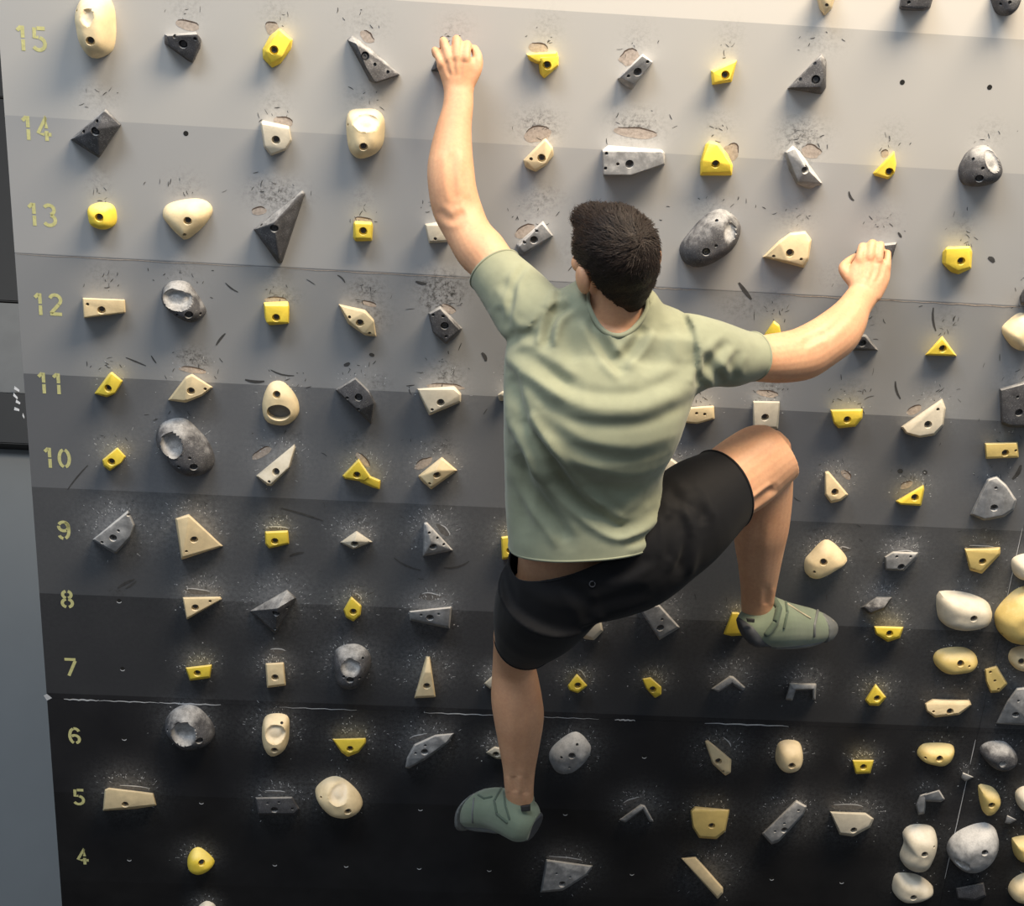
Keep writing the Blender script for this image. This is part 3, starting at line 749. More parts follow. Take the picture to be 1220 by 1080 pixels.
# ------------------------------------------------------------------ climbing holds
def smooth_outline(P, n):
    P = np.array(P)
    k = len(P)
    out = []
    for i in range(k):
        p0, p1, p2, p3 = P[i - 1], P[i], P[(i + 1) % k], P[(i + 2) % k]
        for t_ in np.linspace(0, 1, 8, endpoint=False):
            out.append(.5 * ((2 * p1) + (-p0 + p2) * t_ + (2 * p0 - 5 * p1 + 4 * p2 - p3) * t_ ** 2 + (-p0 + 3 * p1 - 3 * p2 + p3) * t_ ** 3))
    out = np.array(out)
    # resample by angle about the centroid so that rings stay star shaped
    c = out.mean(0)
    ang = np.arctan2(out[:, 1] - c[1], out[:, 0] - c[0])
    rad = np.hypot(out[:, 0] - c[0], out[:, 1] - c[1])
    o_ = np.argsort(ang)
    a = np.linspace(-math.pi, math.pi, n, endpoint=False)
    r = np.interp(a, ang[o_], rad[o_], period=2 * math.pi)
    return c, a, r


def cyl(bm, co, axis, r, depth, seg):
    m_ = Matrix.Translation(co) @ axis.to_track_quat('Z', 'Y').to_matrix().to_4x4()
    bmesh.ops.create_cone(bm, cap_ends=True, segments=seg, radius1=r, radius2=r, depth=depth, matrix=m_)


def lathe_bolt():
    bm = bmesh.new()
    prof = [(0, -.0022), (.0030, -.0022), (.0034, .0), (.0058, .0), (.0066, -.0008), (.0066, -.004)]
    rings = []
    for r, z in prof[1:]:
        rings.append([bm.verts.new((r * math.cos(i * math.pi / 6), r * math.sin(i * math.pi / 6), z)) for i in range(12)])
    for a, b in zip(rings, rings[1:]):
        for i in range(12):
            bm.faces.new((a[i], b[i], b[(i + 1) % 12], a[(i + 1) % 12]))
    bm.faces.new(rings[0])
    bmesh.ops.recalc_face_normals(bm, faces=bm.faces[:])
    me = from_bm('bolt', bm)
    me.materials.append(M['bolt'])
    return me


bolt_me = lathe_bolt()
screw_me = bolt_me.copy()
screw_me.name = 'screw'
screw_me.transform(Matrix.Scale(.6, 4))
pending = []
for h in HOLDS:
    if h[4] and h[4][0] in '-0123456789' and ',' in h[4][:8]:
        crop, colr, place, desc, outl, tops, bolts, screws, dishes = h
        c_, r_ = map(int, place.split(','))
        label = '%s in row %d, %s column from the numbers' % (desc, r_, ORD[c_ - 1])
    else:
        crop, colr, label, outl, _, tops, bolts, screws, dishes = h
    bm = bmesh.new()
    parts_o = outl.split('|')
    allp = [q for s_ in parts_o for q in pts(crop, s_)]
    cen = np.mean([up(q[0], q[1]) for q in allp], axis=0)
    cen[2] = 0
    k_ = scl(cen)
    chalk_fn = None
    thru = []
    if tops[0] == 'D':
        H = float(tops[1:]) / 1000
        ol = [up(q[0], q[1], H * .4)[:2] - cen[:2] for q in allp]
        N, NR = 44, 16
        c0, a, r = smooth_outline(ol, N)
        tl = np.linspace(0, 1, NR + 1)[1:]
        dl, thru = [], []
        for d_ in dishes.split():
            q = [float(x) for x in d_.split(',')]
            x0, y0, kk = CR[crop]
            pc = up(x0 + q[0] * kk, y0 + q[1] * kk, H * .85)[:2] - cen[:2]
            if q[5] >= 40:                # a pocket right through the hold
                thru.append((pc, q[2] * kk / k_, q[3] * kk / k_))
                continue
            dl.append((pc, q[2] * kk / k_, q[3] * kk / k_, -q[4], q[5] / 1000))

        def hgt(x, y, t_):
            z = H * (1 - t_ ** 3.2) ** .62
            z += .0015 * noise.noise(Vector((x * 40 + cen[0] * 9, y * 40, cen[1] * 7)))
            ch = 0.
            for pc, rx, ry, ro, dep in dl:
                dx, dy = x - pc[0], y - pc[1]
                ex, ey = (dx * math.cos(ro) + dy * math.sin(ro)) / rx, (-dx * math.sin(ro) + dy * math.cos(ro)) / ry
                q = ex * ex + ey * ey
                if q < 1:
                    z -= dep * min(1, (1 - q) * 1.7) ** .8
                    ch = max(ch, min(1, (1 - q) * 2.5))
                elif q < 1.35:
                    z += dep * .07 * (1.35 - q) / .35
            return max(z, .003), ch
        chl = {}
        z, ch = hgt(c0[0], c0[1], 0)
        vc = bm.verts.new((c0[0], c0[1], z))
        rings = []
        for t_ in tl ** .85:
            ring = []
            for ai, ri in zip(a, r):
                x, y = c0[0] + math.cos(ai) * ri * t_, c0[1] + math.sin(ai) * ri * t_
                z, ch = hgt(x, y, t_) if t_ < 1 else (0., 0.)
                ring.append(bm.verts.new((x, y, z)))
            rings.append(ring)
        for i in range(N):
            bm.faces.new((vc, rings[0][i], rings[0][(i + 1) % N]))
            for q0, q1 in zip(rings, rings[1:]):
                bm.faces.new((q0[i], q1[i], q1[(i + 1) % N], q0[(i + 1) % N]))
        bm.faces.new(rings[-1][::-1])
        if dl:
            def chalk_fn(x, y, dl=dl):
                m_ = 0.
                for pc, rx, ry, ro, dep in dl:
                    dx, dy = x - pc[0], y - pc[1]
                    ex, ey = (dx * math.cos(ro) + dy * math.sin(ro)) / rx, (-dx * math.sin(ro) + dy * math.cos(ro)) / ry
                    m_ = max(m_, min(1., max(0., (1.1 - ex * ex - ey * ey) * 2.5)))
                return m_
        ang_sharp = 50
    else:
        for so, st_ in zip(parts_o, tops.split('|')):
            b2 = bmesh.new()
            for q in pts(crop, so):
                b2.verts.new(Vector(up(q[0], q[1], 0.) - cen))
            for q in pts(crop, st_):
                b2.verts.new(Vector(up(q[0], q[1], q[2] / 1000) - cen))
            rr = bmesh.ops.convex_hull(b2, input=b2.verts[:])
            bmesh.ops.delete(b2, geom=[v for v in b2.verts if not v.link_faces], context='VERTS')
            bmesh.ops.dissolve_limit(b2, angle_limit=math.radians(9), verts=b2.verts[:], edges=b2.edges[:])
            bmesh.ops.bevel(b2, geom=b2.edges[:], offset=.0026, segments=2, profile=.6, affect='EDGES', clamp_overlap=True)
            bmesh.ops.recalc_face_normals(b2, faces=b2.faces[:])
            tmp = bpy.data.meshes.new('tmp')
            b2.to_mesh(tmp)
            b2.free()
            bm.from_mesh(tmp)
            bpy.data.meshes.remove(tmp)
        ang_sharp = 34
    bmesh.ops.recalc_face_normals(bm, faces=bm.faces[:])
    tree = BVHTree.FromBMesh(bm)
    eye = Vector(CB - cen)
    cut = bmesh.new()
    bolt_mats, screw_mats = [], []
    for pc, rx, ry in thru:
        bmesh.ops.create_cone(cut, cap_ends=True, segments=28, radius1=1, radius2=1, depth=.3,
                              matrix=Matrix.Translation((pc[0], pc[1], .02)) @ Matrix.Diagonal((rx * .96, ry * .96, 1, 1)))
    for lst, rad, dep in ((bolts, .0098, .011), (screws, .0042, .010)):
        for q in (pts(crop, lst) if lst else []):
            d = (Vector(up(q[0], q[1], 0.) - cen) - eye).normalized()
            loc, nor, _, _ = tree.ray_cast(eye, d)
            if loc is None:
                continue
            axis = (nor + Vector((0, 0, .8))).normalized()
            cyl(cut, loc, axis, rad, dep * 2, 14 if rad > .005 else 10)
            scr = rad < .005
            if not scr:
                bolt_mats.append(Matrix.Translation(loc - axis * dep * .62) @ axis.to_track_quat('Z', 'Y').to_matrix().to_4x4())
            else:
                screw_mats.append(Matrix.Translation(loc - axis * dep * .7) @ axis.to_track_quat('Z', 'Y').to_matrix().to_4x4())
    o = link('climbing_hold', from_bm('climbing_hold', bm), M[colr], None, BOARD @ Matrix.Translation(Vector(cen)))
    tag(o, label, 'climbing hold', 'holds bolted to the climbing board')
    co = None
    if len(cut.verts):
        cm = bpy.data.meshes.new('cut')
        cut.to_mesh(cm)
        co = bpy.data.objects.new('cut', cm)
        COL.objects.link(co)
        co.matrix_basis = o.matrix_basis
        md = o.modifiers.new('b', 'BOOLEAN')
        md.object = co
        md.operation = 'DIFFERENCE'
        md.solver = 'EXACT'
        md.use_self = '|' in outl
    cut.free()
    for bmx in bolt_mats:
        link('bolt', bolt_me, None, o, bmx)
    for bmx in screw_mats:
        link('screw', screw_me, None, o, bmx)
    pending.append((o, co, ang_sharp, chalk_fn))

bpy.context.view_layer.update()
dg = bpy.context.evaluated_depsgraph_get()
newm = []
for o, co, a_, fn in pending:
    me = bpy.data.meshes.new_from_object(o.evaluated_get(dg)) if co else o.data
    newm.append(me)
for (o, co, a_, fn), me in zip(pending, newm):
    o.modifiers.clear()
    mat_ = o.data.materials[0]
    if len(me.polygons) > 4:
        o.data = me
    me = o.data
    me.name = 'climbing_hold'
    me.materials.clear()
    me.materials.append(mat_)
    me.polygons.foreach_set('use_smooth', [True] * len(me.polygons))
    me.set_sharp_from_angle(angle=math.radians(a_))
    if fn:
        at = me.attributes.new('chalk', 'FLOAT', 'POINT')
        at.data.foreach_set('value', np.array([fn(v.co.x, v.co.y) for v in me.vertices], dtype=np.float32))
    if co:
        cm = co.data
        bpy.data.objects.remove(co)
        bpy.data.meshes.remove(cm)

# ------------------------------------------------------------------ the climber
NV = np.array([0., 0., 1.])


def sec(xl, yl, xr, yr, w, ratio=.9, b=None, wr=None, k=1.0):
    l, r = up(xl, yl, w), up(xr, yr, w if wr is None else wr)
    c = (l + r) / 2
    lat = r - l
    a = np.linalg.norm(lat) / 2
    return dict(c=c, lat=lat / (2 * a), a=a * k, b=(b if b is not None else a * ratio) * k)


def add_rings(bm, rings):
    vs = [[bm.verts.new(Vector(p)) for p in ring] for ring in rings]
    n = len(vs[0])
    for r0, r1 in zip(vs, vs[1:]):
        for i in range(n):
            bm.faces.new((r0[i], r0[(i + 1) % n], r1[(i + 1) % n], r1[i]))
    bm.faces.new(vs[0][::-1])
    bm.faces.new(vs[-1])


def interp_secs(secs, sub=4):
    """Catmull-Rom through the sections so that limbs swell and taper smoothly"""
    P = [np.r_[s['c'], s['lat'], s['a'], s['b']] for s in secs]
    out = []
    for i in range(len(P) - 1):
        p0, p1, p2, p3 = P[max(i - 1, 0)], P[i], P[i + 1], P[min(i + 2, len(P) - 1)]
        for t_ in np.linspace(0, 1, sub, endpoint=False):
            out.append(.5 * (2 * p1 + (p2 - p0) * t_ + (2 * p0 - 5 * p1 + 4 * p2 - p3) * t_ ** 2 + (3 * p1 - p0 - 3 * p2 + p3) * t_ ** 3))
    out.append(P[-1])
    return [dict(c=q[:3], lat=q[3:6] / np.linalg.norm(q[3:6]), a=q[6], b=q[7]) for q in out]


def loft(bm, secs, n=28, e=2.0, k=1.0, ends=True):
    secs = interp_secs(secs)
    rings, prev = [], None
    for i, s in enumerate(secs):
        tg = secs[min(i + 1, len(secs) - 1)]['c'] - secs[max(i - 1, 0)]['c']
        tg /= np.linalg.norm(tg) + 1e-9
        dep = np.cross(s['lat'], tg)
        dep /= np.linalg.norm(dep) + 1e-9
        if prev is None:
            if dep @ NV < 0:
                dep = -dep
        elif dep @ prev < 0:
            dep = -dep
        prev = dep
        ring = []
        for j in range(n):
            t_ = 2 * math.pi * j / n
            cx_, sx_ = math.cos(t_), math.sin(t_)
            cx_ = math.copysign(abs(cx_) ** (2 / e), cx_)
            sx_ = math.copysign(abs(sx_) ** (2 / e), sx_)
            ring.append(s['c'] + s['lat'] * s['a'] * k * cx_ + dep * s['b'] * k * sx_)
        rings.append(ring)
    add_rings(bm, rings)


def tube(bm, P, rad, n=12):
    """a chain of spheres and cones through points, rounded at both ends"""
    P = [np.asarray(p, float) for p in P]
    rings = []
    up_ = np.array([.3, .5, .8])
    for i, p in enumerate(P):
        tg = P[min(i + 1, len(P) - 1)] - P[max(i - 1, 0)]
        tg /= np.linalg.norm(tg) + 1e-9
        x = np.cross(tg, up_)
        x /= np.linalg.norm(x)
        y = np.cross(tg, x)

        def ring(c, r):
            return [c + r * (math.cos(2 * math.pi * j / n) * x + math.sin(2 * math.pi * j / n) * y) for j in range(n)]
        if i == 0:
            rings += [ring(p - tg * rad[i] * .9, rad[i] * .4), ring(p - tg * rad[i] * .5, rad[i] * .85)]
        rings.append(ring(p, rad[i]))
        if i == len(P) - 1:
            rings += [ring(p + tg * rad[i] * .5, rad[i] * .85), ring(p + tg * rad[i] * .9, rad[i] * .4)]
    add_rings(bm, rings)


def bend(P, rad, sub=4):
    P = np.array(P, float)
    Q = np.c_[P, rad]
    out = []
    for i in range(len(Q) - 1):
        p0, p1, p2, p3 = Q[max(i - 1, 0)], Q[i], Q[i + 1], Q[min(i + 2, len(Q) - 1)]
        for t_ in np.linspace(0, 1, sub, endpoint=False):
            out.append(.5 * (2 * p1 + (p2 - p0) * t_ + (2 * p0 - 5 * p1 + 4 * p2 - p3) * t_ ** 2 + (3 * p1 - p0 - 3 * p2 + p3) * t_ ** 3))
    out.append(Q[-1])
    out = np.array(out)
    return out[:, :3], out[:, 3]


def ellip(bm, c, r, axes=None, sub=3):
    rr = bmesh.ops.create_icosphere(bm, subdivisions=sub, radius=1)
    for v in rr['verts']:
        p = np.array(v.co) * r
        if axes is not None:
            p = axes @ p
        v.co = Vector(p + c)


def solid(name, bm, voxel, smooth_it=4, fac=.5):
    me = from_bm(name, bm)
    o = bpy.data.objects.new(name, me)
    COL.objects.link(o)
    md = o.modifiers.new('r', 'REMESH')
    md.mode = 'VOXEL'
    md.voxel_size = voxel
    if smooth_it:
        ms = o.modifiers.new('s', 'SMOOTH')
        ms.iterations = smooth_it
        ms.factor = fac
    bpy.context.view_layer.update()
    me2 = bpy.data.meshes.new_from_object(o.evaluated_get(bpy.context.evaluated_depsgraph_get()))
    bpy.data.objects.remove(o)
    bpy.data.meshes.remove(me)
    me2.polygons.foreach_set('use_smooth', [True] * len(me2.polygons))
    return me2


def get_np(me):
    a = np.empty(len(me.vertices) * 3, np.float32)
    me.vertices.foreach_get('co', a)
    b = np.empty(len(me.vertices) * 3, np.float32)
    me.vertices.foreach_get('normal', b)
    return a.reshape(-1, 3).astype(float), b.reshape(-1, 3).astype(float)


def set_np(me, a):
    me.vertices.foreach_set('co', a.astype(np.float32).ravel())
    me.update()


def trim(me, cuts):
    """open a closed garment at its hems: (plane point, outward normal, reach)"""
    bm = bmesh.new()
    bm.from_mesh(me)
    for c, nrm, reach in cuts:
        c, nrm = Vector(c), Vector(nrm).normalized()
        near = [f for f in bm.faces if (f.calc_center_median() - c).length < reach]
        g = set(near)
        for f in near:
            g.update(f.verts)
            g.update(f.edges)
        bmesh.ops.bisect_plane(bm, geom=list(g), plane_co=c, plane_no=nrm, clear_outer=False, clear_inner=False)
        kill = [f for f in bm.faces if (f.calc_center_median() - c).length < reach and (f.calc_center_median() - c).dot(nrm) > 1e-6]
        bmesh.ops.delete(bm, geom=kill, context='FACES')
    bm.to_mesh(me)
    bm.free()
    me.update()
    me.polygons.foreach_set('use_smooth', [True] * len(me.polygons))
    return me


def folds(me, lines, mincos=.05):
    """press creases into cloth: px polylines (x,y ...), depth m, half-width px; ridges rise on both sides"""
    co, no = get_np(me)
    px = proj(co)
    vd = CB - co
    vd /= np.linalg.norm(vd, axis=1)[:, None]
    facing = np.clip(((no * vd).sum(1) - mincos) / .3, 0, 1)
    disp = np.zeros(len(co))
    for pl, dep, wd in lines:
        pl = np.array(pl, float)
        # densify
        Q, _ = bend(np.c_[pl, np.zeros(len(pl))], np.zeros(len(pl)), 6)
        Q = Q[:, :2]
        best = np.full(len(co), 1e9)
        par = np.zeros(len(co))
        for i in range(len(Q) - 1):
            a, b = Q[i], Q[i + 1]
            ab = b - a
            t_ = np.clip(((px - a) @ ab) / (ab @ ab + 1e-9), 0, 1)
            d = np.hypot(*(px - a - t_[:, None] * ab).T)
            m_ = d < best
            best[m_] = d[m_]
            par[m_] = (i + t_[m_]) / (len(Q) - 1)
        env = np.clip(np.minimum(par, 1 - par) * 5 + .15, 0, 1)
        x = best / wd
        disp += -dep * env * (np.exp(-x * x) - .55 * np.exp(-((x - 1.7) ** 2) / .6))
    set_np(me, co + no * (disp * facing)[:, None])


def obj_in_board(name, me, mat, parent=None):
    if parent is None:
        o = link(name, me, mat, None, BOARD)
    else:
        o = link(name, me, mat, parent)
    return o


# ---- limbs as sections traced at both outlines
ARM_L = [sec(612, 408, 668, 352, .40, .85), sec(585, 374, 640, 322, .34, .85, k=.9), sec(569, 338, 611, 299, .285, .9, k=.97), sec(549, 316, 597, 281, .25, .92),
         sec(531, 285, 583, 266, .215, .92), sec(516, 256, 575, 247, .19, .88), sec(510, 224, 568, 224, .18, .85), sec(509, 200, 565, 200, .165, .85),
         sec(512, 180, 563, 180, .15, .85), sec(519, 152, 562, 152, .13, .82), sec(527, 127, 564, 127, .113, .75), sec(529, 108, 564, 108, .10, .68)]
ARM_R = [sec(838, 378, 832, 455, .41, .85), sec(868, 390, 864, 454, .385, .85, k=.93), sec(901, 401, 897, 454, .35, .9), sec(922, 398, 930, 456, .32, .92),
         sec(948, 393, 962, 451, .29, .92), sec(970, 382, 989, 435, .265, .9), sec(984, 372, 1010, 420, .235, .88), sec(996, 362, 1024, 399, .20, .85),
         sec(1005, 352, 1033, 377, .16, .8), sec(1013, 341, 1046, 358, .125, .7)]
LEG_L = [sec(600, 700, 690, 705, .42, .85, k=.85), sec(594, 722, 680, 735, .36, .9, k=.9), sec(589, 748, 652, 764, .27, .95), sec(588, 768, 640, 776, .215, 1.0), sec(587, 788, 637, 788, .18, 1.1),
         sec(586, 806, 641, 806, .17, 1.1), sec(585, 832, 646, 832, .175, 1.1), sec(588, 856, 648, 856, .18, 1.1), sec(594, 888, 643, 888, .185, 1.05),
         sec(599, 916, 638, 916, .185, 1.0), sec(601, 938, 636, 938, .18, 1.05), sec(604, 960, 636, 960, .175, 1.1)]
LEG_R = [sec(700, 645, 725, 730, .42, .8, k=.8), sec(755, 605, 785, 705, .415, .85, k=.85), sec(800, 565, 842, 664, .385, .88, k=.9), sec(845, 541, 879, 622, .32, .92, k=.95),
         sec(868, 526, 902, 604, .285, .92), sec(896, 509, 928, 582, .26, .9), sec(915, 507, 944, 568, .245, .9)]
SHIN_R = [sec(900, 512, 942, 528, .245, .9), sec(897, 545, 944, 553, .235, 1.0), sec(882, 590, 944, 587, .225, 1.0), sec(874, 622, 940, 625, .215, 1.0), sec(875, 648, 935, 648, .205, 1.0),
          sec(879, 672, 930, 672, .195, 1.0), sec(882, 698, 925, 698, .18, 1.0), sec(883, 716, 922, 716, .17, 1.05), sec(884, 738, 921, 740, .16, 1.1)]
TORSO = [sec(612, 722, 755, 694, .42, b=.085), sec(608, 690, 772, 655, .418, b=.09), sec(609, 650, 778, 625, .415, b=.093), sec(604, 600, 788, 600, .42, b=.108), sec(602, 560, 787, 562, .42, b=.112),
         sec(601, 500, 812, 503, .43, b=.12), sec(602, 450, 829, 458, .42, b=.118), sec(607, 408, 838, 428, .41, b=.105),
         sec(630, 372, 842, 398, .41, b=.082), sec(665, 358, 800, 378, .415, b=.062), sec(690, 350, 778, 360, .42, b=.05)]
NECK = [sec(668, 415, 800, 420, .415, b=.055), sec(688, 388, 774, 394, .42, b=.052), sec(698, 364, 760, 368, .425, b=.052), sec(700, 335, 762, 335, .43, b=.055)]

HEAD_C = up(731, 301, .43)
hu_ = up(724, 240, .475) - up(740, 372, .43)
hu_ /= np.linalg.norm(hu_)
hf_ = np.array([-math.sin(math.radians(25)), .05, -math.cos(math.radians(22))])
hf_ -= hu_ * (hf_ @ hu_)
hf_ /= np.linalg.norm(hf_)
hr_ = np.cross(hf_, hu_)
HA = np.stack([hr_, hf_, hu_], 1)             # local head axes: x right, y face, z crown


def hp(x, y, z):
    return HEAD_C + HA @ np.array([x, y, z])


bm = bmesh.new()
loft(bm, TORSO, 32, 2.2, .90)
for A in (ARM_L, ARM_R):
    loft(bm, A, 24)
loft(bm, LEG_L, 28)
loft(bm, LEG_R, 28)
loft(bm, SHIN_R, 28)
loft(bm, NECK, 24)
ellip(bm, up(918, 532, .25), np.array([.040, .040, .044]))            # bent knee
# head with a face turned to the wall
ellip(bm, hp(0, -.008, .005), np.array([.074, .094, .088]), HA)
ellip(bm, hp(0, .035, -.055), np.array([.056, .058, .070]), HA)
ellip(bm, hp(0, .075, -.100), np.array([.028, .022, .022]), HA)         # chin
ellip(bm, hp(0, .099, -.035), np.array([.013, .018, .012]), HA)         # nose tip
ellip(bm, hp(0, .091, -.018), np.array([.009, .013, .026]), HA)         # nose bridge
ellip(bm, hp(0, .083, .014), np.array([.050, .012, .010]), HA)          # brow
ellip(bm, hp(0, .087, -.068), np.array([.024, .010, .0055]), HA)        # lips
ellip(bm, hp(0, .086, -.077), np.array([.020, .010, .0055]), HA)
for s in (-1, 1):
    ellip(bm, hp(.032 * s, .078, -.006), np.array([.012, .011, .009]), HA)   # eyes
    ellip(bm, hp(.084 * s, -.016, -.026), np.array([.013, .020, .032]), HA)  # ears
    ellip(bm, hp(.045 * s, .060, -.030), np.array([.022, .024, .022]), HA)   # cheekbones
# hands: palm, four fingers hooked over the hold, thumb
HAND_L = [sec(529, 112, 564, 112, .103, .65), sec(527, 100, 566, 100, .098, .5), sec(523, 88, 568, 88, .094, .42), sec(520, 76, 568, 76, .092, .36), sec(520, 69, 563, 69, .09, .3)]
loft(bm, HAND_L, 20)
for mx, my, px_, py_, tx, ty, r0 in [(525, 74, 518.5, 60, 519, 66, .0088), (534, 69, 528.5, 49, 528, 56, .0098), (544, 67, 544, 47, 542, 55, .0102), (555, 68, 556.5, 53, 555, 59, .0098)]:
    P_, r_ = bend([up(mx, my + 6, .092), up(mx, my, .096), up(px_, py_, .074), up((px_ + tx) / 2, (py_ + ty) / 2 + 1, .048), up(tx, ty, .034)], [r0, r0 * 1.05, r0 * 1.0, r0 * .92, r0 * .8])
    tube(bm, P_, r_)
P_, r_ = bend([up(560, 98, .095), up(568, 82, .090), up(569, 68, .080), up(565, 58, .062)], [.014, .0125, .0112, .0095])
tube(bm, P_, r_)
HAND_R = [sec(1012, 343, 1047, 360, .128, .66), sec(1010, 333, 1054, 348, .118, .5), sec(1011, 322, 1060, 334, .108, .4), sec(1016, 311, 1061, 320, .10, .34), sec(1021, 306, 1058, 313, .096, .28)]
loft(bm, HAND_R, 20)
for mx, my, px_, py_, tx, ty, r0 in [(1024, 309, 1027.5, 294, 1030, 299, .0102), (1036, 306, 1039, 290, 1040, 297, .0104), (1047, 308, 1049, 292, 1049, 299, .0098), (1057, 317, 1057.5, 302, 1056, 305, .0086)]:
    P_, r_ = bend([up(mx, my + 6, .098), up(mx, my, .102), up(px_, py_, .080), up((px_ + tx) / 2, (py_ + ty) / 2 + 1, .058), up(tx, ty, .048)], [r0, r0 * 1.05, r0, r0 * .92, r0 * .8])
    tube(bm, P_, r_)
P_, r_ = bend([up(1018, 338, .115), up(1009, 328, .105), up(1004.5, 319, .095), up(1012, 311, .075), up(1020, 306, .06)], [.014, .0128, .0115, .0102, .009])
tube(bm, P_, r_)
# feet inside the shoes
for S_ in ([sec(636, 975, 625, 994, .20, .9), sec(612, 955, 602, 984, .17, 1.), sec(575, 948, 570, 978, .10, 1.1)], [sec(887, 742, 890, 756, .185, .9), sec(912, 722, 910, 760, .165, 1.), sec(975, 735, 975, 754, .085, 1.1)]):
    loft(bm, S_, 16)
body_me = solid('person', bm, .0034, 3, .45)
BODY_CREASES = [
    ([(602, 789), (610, 783), (624, 781), (641, 783)], .0045, 3), ([(617, 850), (620, 885), (621, 920)], .0025, 6), ([(612, 925), (613, 945)], .003, 4), ([(627, 925), (627, 948)], .003, 4),
    ([(888, 607), (905, 594), (922, 581)], .006, 4), ([(905, 620), (900, 660), (898, 700)], .002, 7), ([(914, 700), (912, 722)], .003, 4),
    ([(521, 250), (538, 262), (556, 252)], .0022, 5), ([(538, 180), (540, 215), (545, 240)], .0022, 6), ([(552, 200), (556, 235), (566, 255)], .0016, 5),
    ([(955, 412), (972, 402), (985, 398)], .0025, 5), ([(985, 398), (1003, 380), (1020, 358)], .002, 5),
    ([(531, 72), (533, 82), (538, 92)], .0016, 2.5), ([(540, 70), (541, 82), (543, 92)], .0016, 2.5), ([(551, 71), (549, 82), (547, 92)], .0016, 2.5),
    ([(1031, 310), (1030, 322), (1029, 334)], .0014, 2.5), ([(1042, 309), (1041, 322), (1037, 336)], .0014, 2.5), ([(1052, 314), (1049, 326), (1043, 338)], .0014, 2.5)]

folds(body_me, BODY_CREASES)


def skin_mat():
    t = NT('skin', .55)
    t.b.inputs['Subsurface Weight'].default_value = .12
    t.b.inputs['Subsurface Radius'].default_value = (1.0, .35, .2)
    t.b.inputs['Subsurface Scale'].default_value = .01
    co = t.coord()
    a = t.ramp(t.noise(co, 9, 4), [(.3, s2l((.80, .60, .455))), (.7, s2l((.86, .67, .525)))])
    b = t.mix(t.maprange(t.noise(co, 140, 3), .35, .75, 0., .35), a, s2l((.72, .50, .41)))
    t.color(b)
    t.bump(t.noise(co, 350, 3), .08, .001)
    return t.m


M['skin'] = skin_mat()
person = obj_in_board('person', body_me, M['skin'])
tag(person, 'climber in sage green t-shirt and black shorts hanging on the board, back turned', 'person')

# ---- t-shirt
SHIRT = [sec(612, 700, 778, 676, .435, b=.118, wr=.46), sec(607, 660, 787, 640, .43, b=.122, wr=.452), sec(602, 602, 791, 604, .414, b=.122, wr=.43), sec(601, 562, 789, 564, .418, b=.122), sec(600, 530, 799, 532, .43, b=.128),
         sec(600, 496, 816, 499, .455, b=.142), sec(600, 450, 831, 460, .43, b=.132), sec(604, 406, 839, 430, .41, b=.112),
         sec(626, 366, 845, 395, .41, b=.088), sec(662, 352, 800, 374, .415, b=.068), sec(684, 340, 782, 352, .42, b=.058)]
SLV_L = [sec(622, 420, 680, 352, .41, .9), sec(600, 402, 664, 344, .385, .9), sec(583, 374, 640, 322, .335, .98), sec(568, 346, 609, 296, .285, 1.08), sec(552, 326, 594, 276, .25, 1.08)]
SLV_R = [sec(818, 374, 822, 470, .415, .9), sec(845, 378, 842, 460, .405, .9), sec(872, 387, 868, 460, .375, 1.0), sec(901, 397, 895, 452, .345, 1.12), sec(925, 398, 920, 456, .315, 1.12)]
bm = bmesh.new()
loft(bm, SHIRT, 40, 2.4)
loft(bm, SLV_L, 28)
loft(bm, SLV_R, 28)
shirt_me = solid('t_shirt', bm, .0052, 5, .5)


def plane3(a, b, c, toward):
    a, b, c = (up(*q) for q in (a, b, c))
    n_ = np.cross(b - a, c - a)
    n_ /= np.linalg.norm(n_)
    m_ = (a + b + c) / 3
    if (up(*toward) - m_) @ n_ < 0:
        n_ = -n_
    return m_, n_


def perp(A, i, j, s=0.):
    c = A[i]['c']
    n_ = A[j]['c'] - c
    n_ = n_ / np.linalg.norm(n_)
    return c + n_ * s, n_


cl, nl = perp(SLV_L, 3, 4)
cr, nr = perp(SLV_R, 3, 4)
hm, hn = plane3((607, 650, .43), (665, 667, .535), (787, 640, .45), (690, 760, .45))
nm_, nn_ = plane3((664, 358, .425), (735, 400, .485), (784, 370, .425), (731, 300, .43))
trim(shirt_me, [(cl, nl, .12), (cr, nr, .12), (hm, hn, .26)])

# collar: the opening rises at the sides of the neck like a scooped band
NC = up(735, 389, .478)
lat_ = up(784, 372, .42) - up(664, 362, .42)
lat_ /= np.linalg.norm(lat_)
nn_ = nn_ - lat_ * (nn_ @ lat_)
nn_ /= np.linalg.norm(nn_)


def scoop(p):
    d = p - NC
    l = d @ lat_
    return d @ nn_ - 4.0 * l * l - 600 * l ** 4


bm = bmesh.new()
bm.from_mesh(shirt_me)
near = lambda p: np.linalg.norm(p - NC - nn_ * .03) < .135
bmesh.ops.delete(bm, geom=[f for f in bm.faces if near(np.array(f.calc_center_median())) and scoop(np.array(f.calc_center_median())) > 0], context='FACES')
for v in bm.verts:
    if v.is_boundary:
        p = np.array(v.co)
        if near(p) and abs(scoop(p)) < .02:
            v.co = Vector(p - nn_ * scoop(p))
for _ in range(12):
    new = {}
    for v in bm.verts:
        if v.is_boundary and near(np.array(v.co)):
            nb = [e.other_vert(v).co for e in v.link_edges if e.is_boundary]
            if len(nb) == 2:
                new[v] = (v.co * 2 + nb[0] + nb[1]) / 4
    for v, c_ in new.items():
        v.co = c_
bm.to_mesh(shirt_me)
bm.free()
shirt_me.polygons.foreach_set('use_smooth', [True] * len(shirt_me.polygons))


def q3(s):
    return [(590 + float(a.split(',')[0]) * .2592, 220 + float(a.split(',')[1]) * .2592) for a in s.split()]


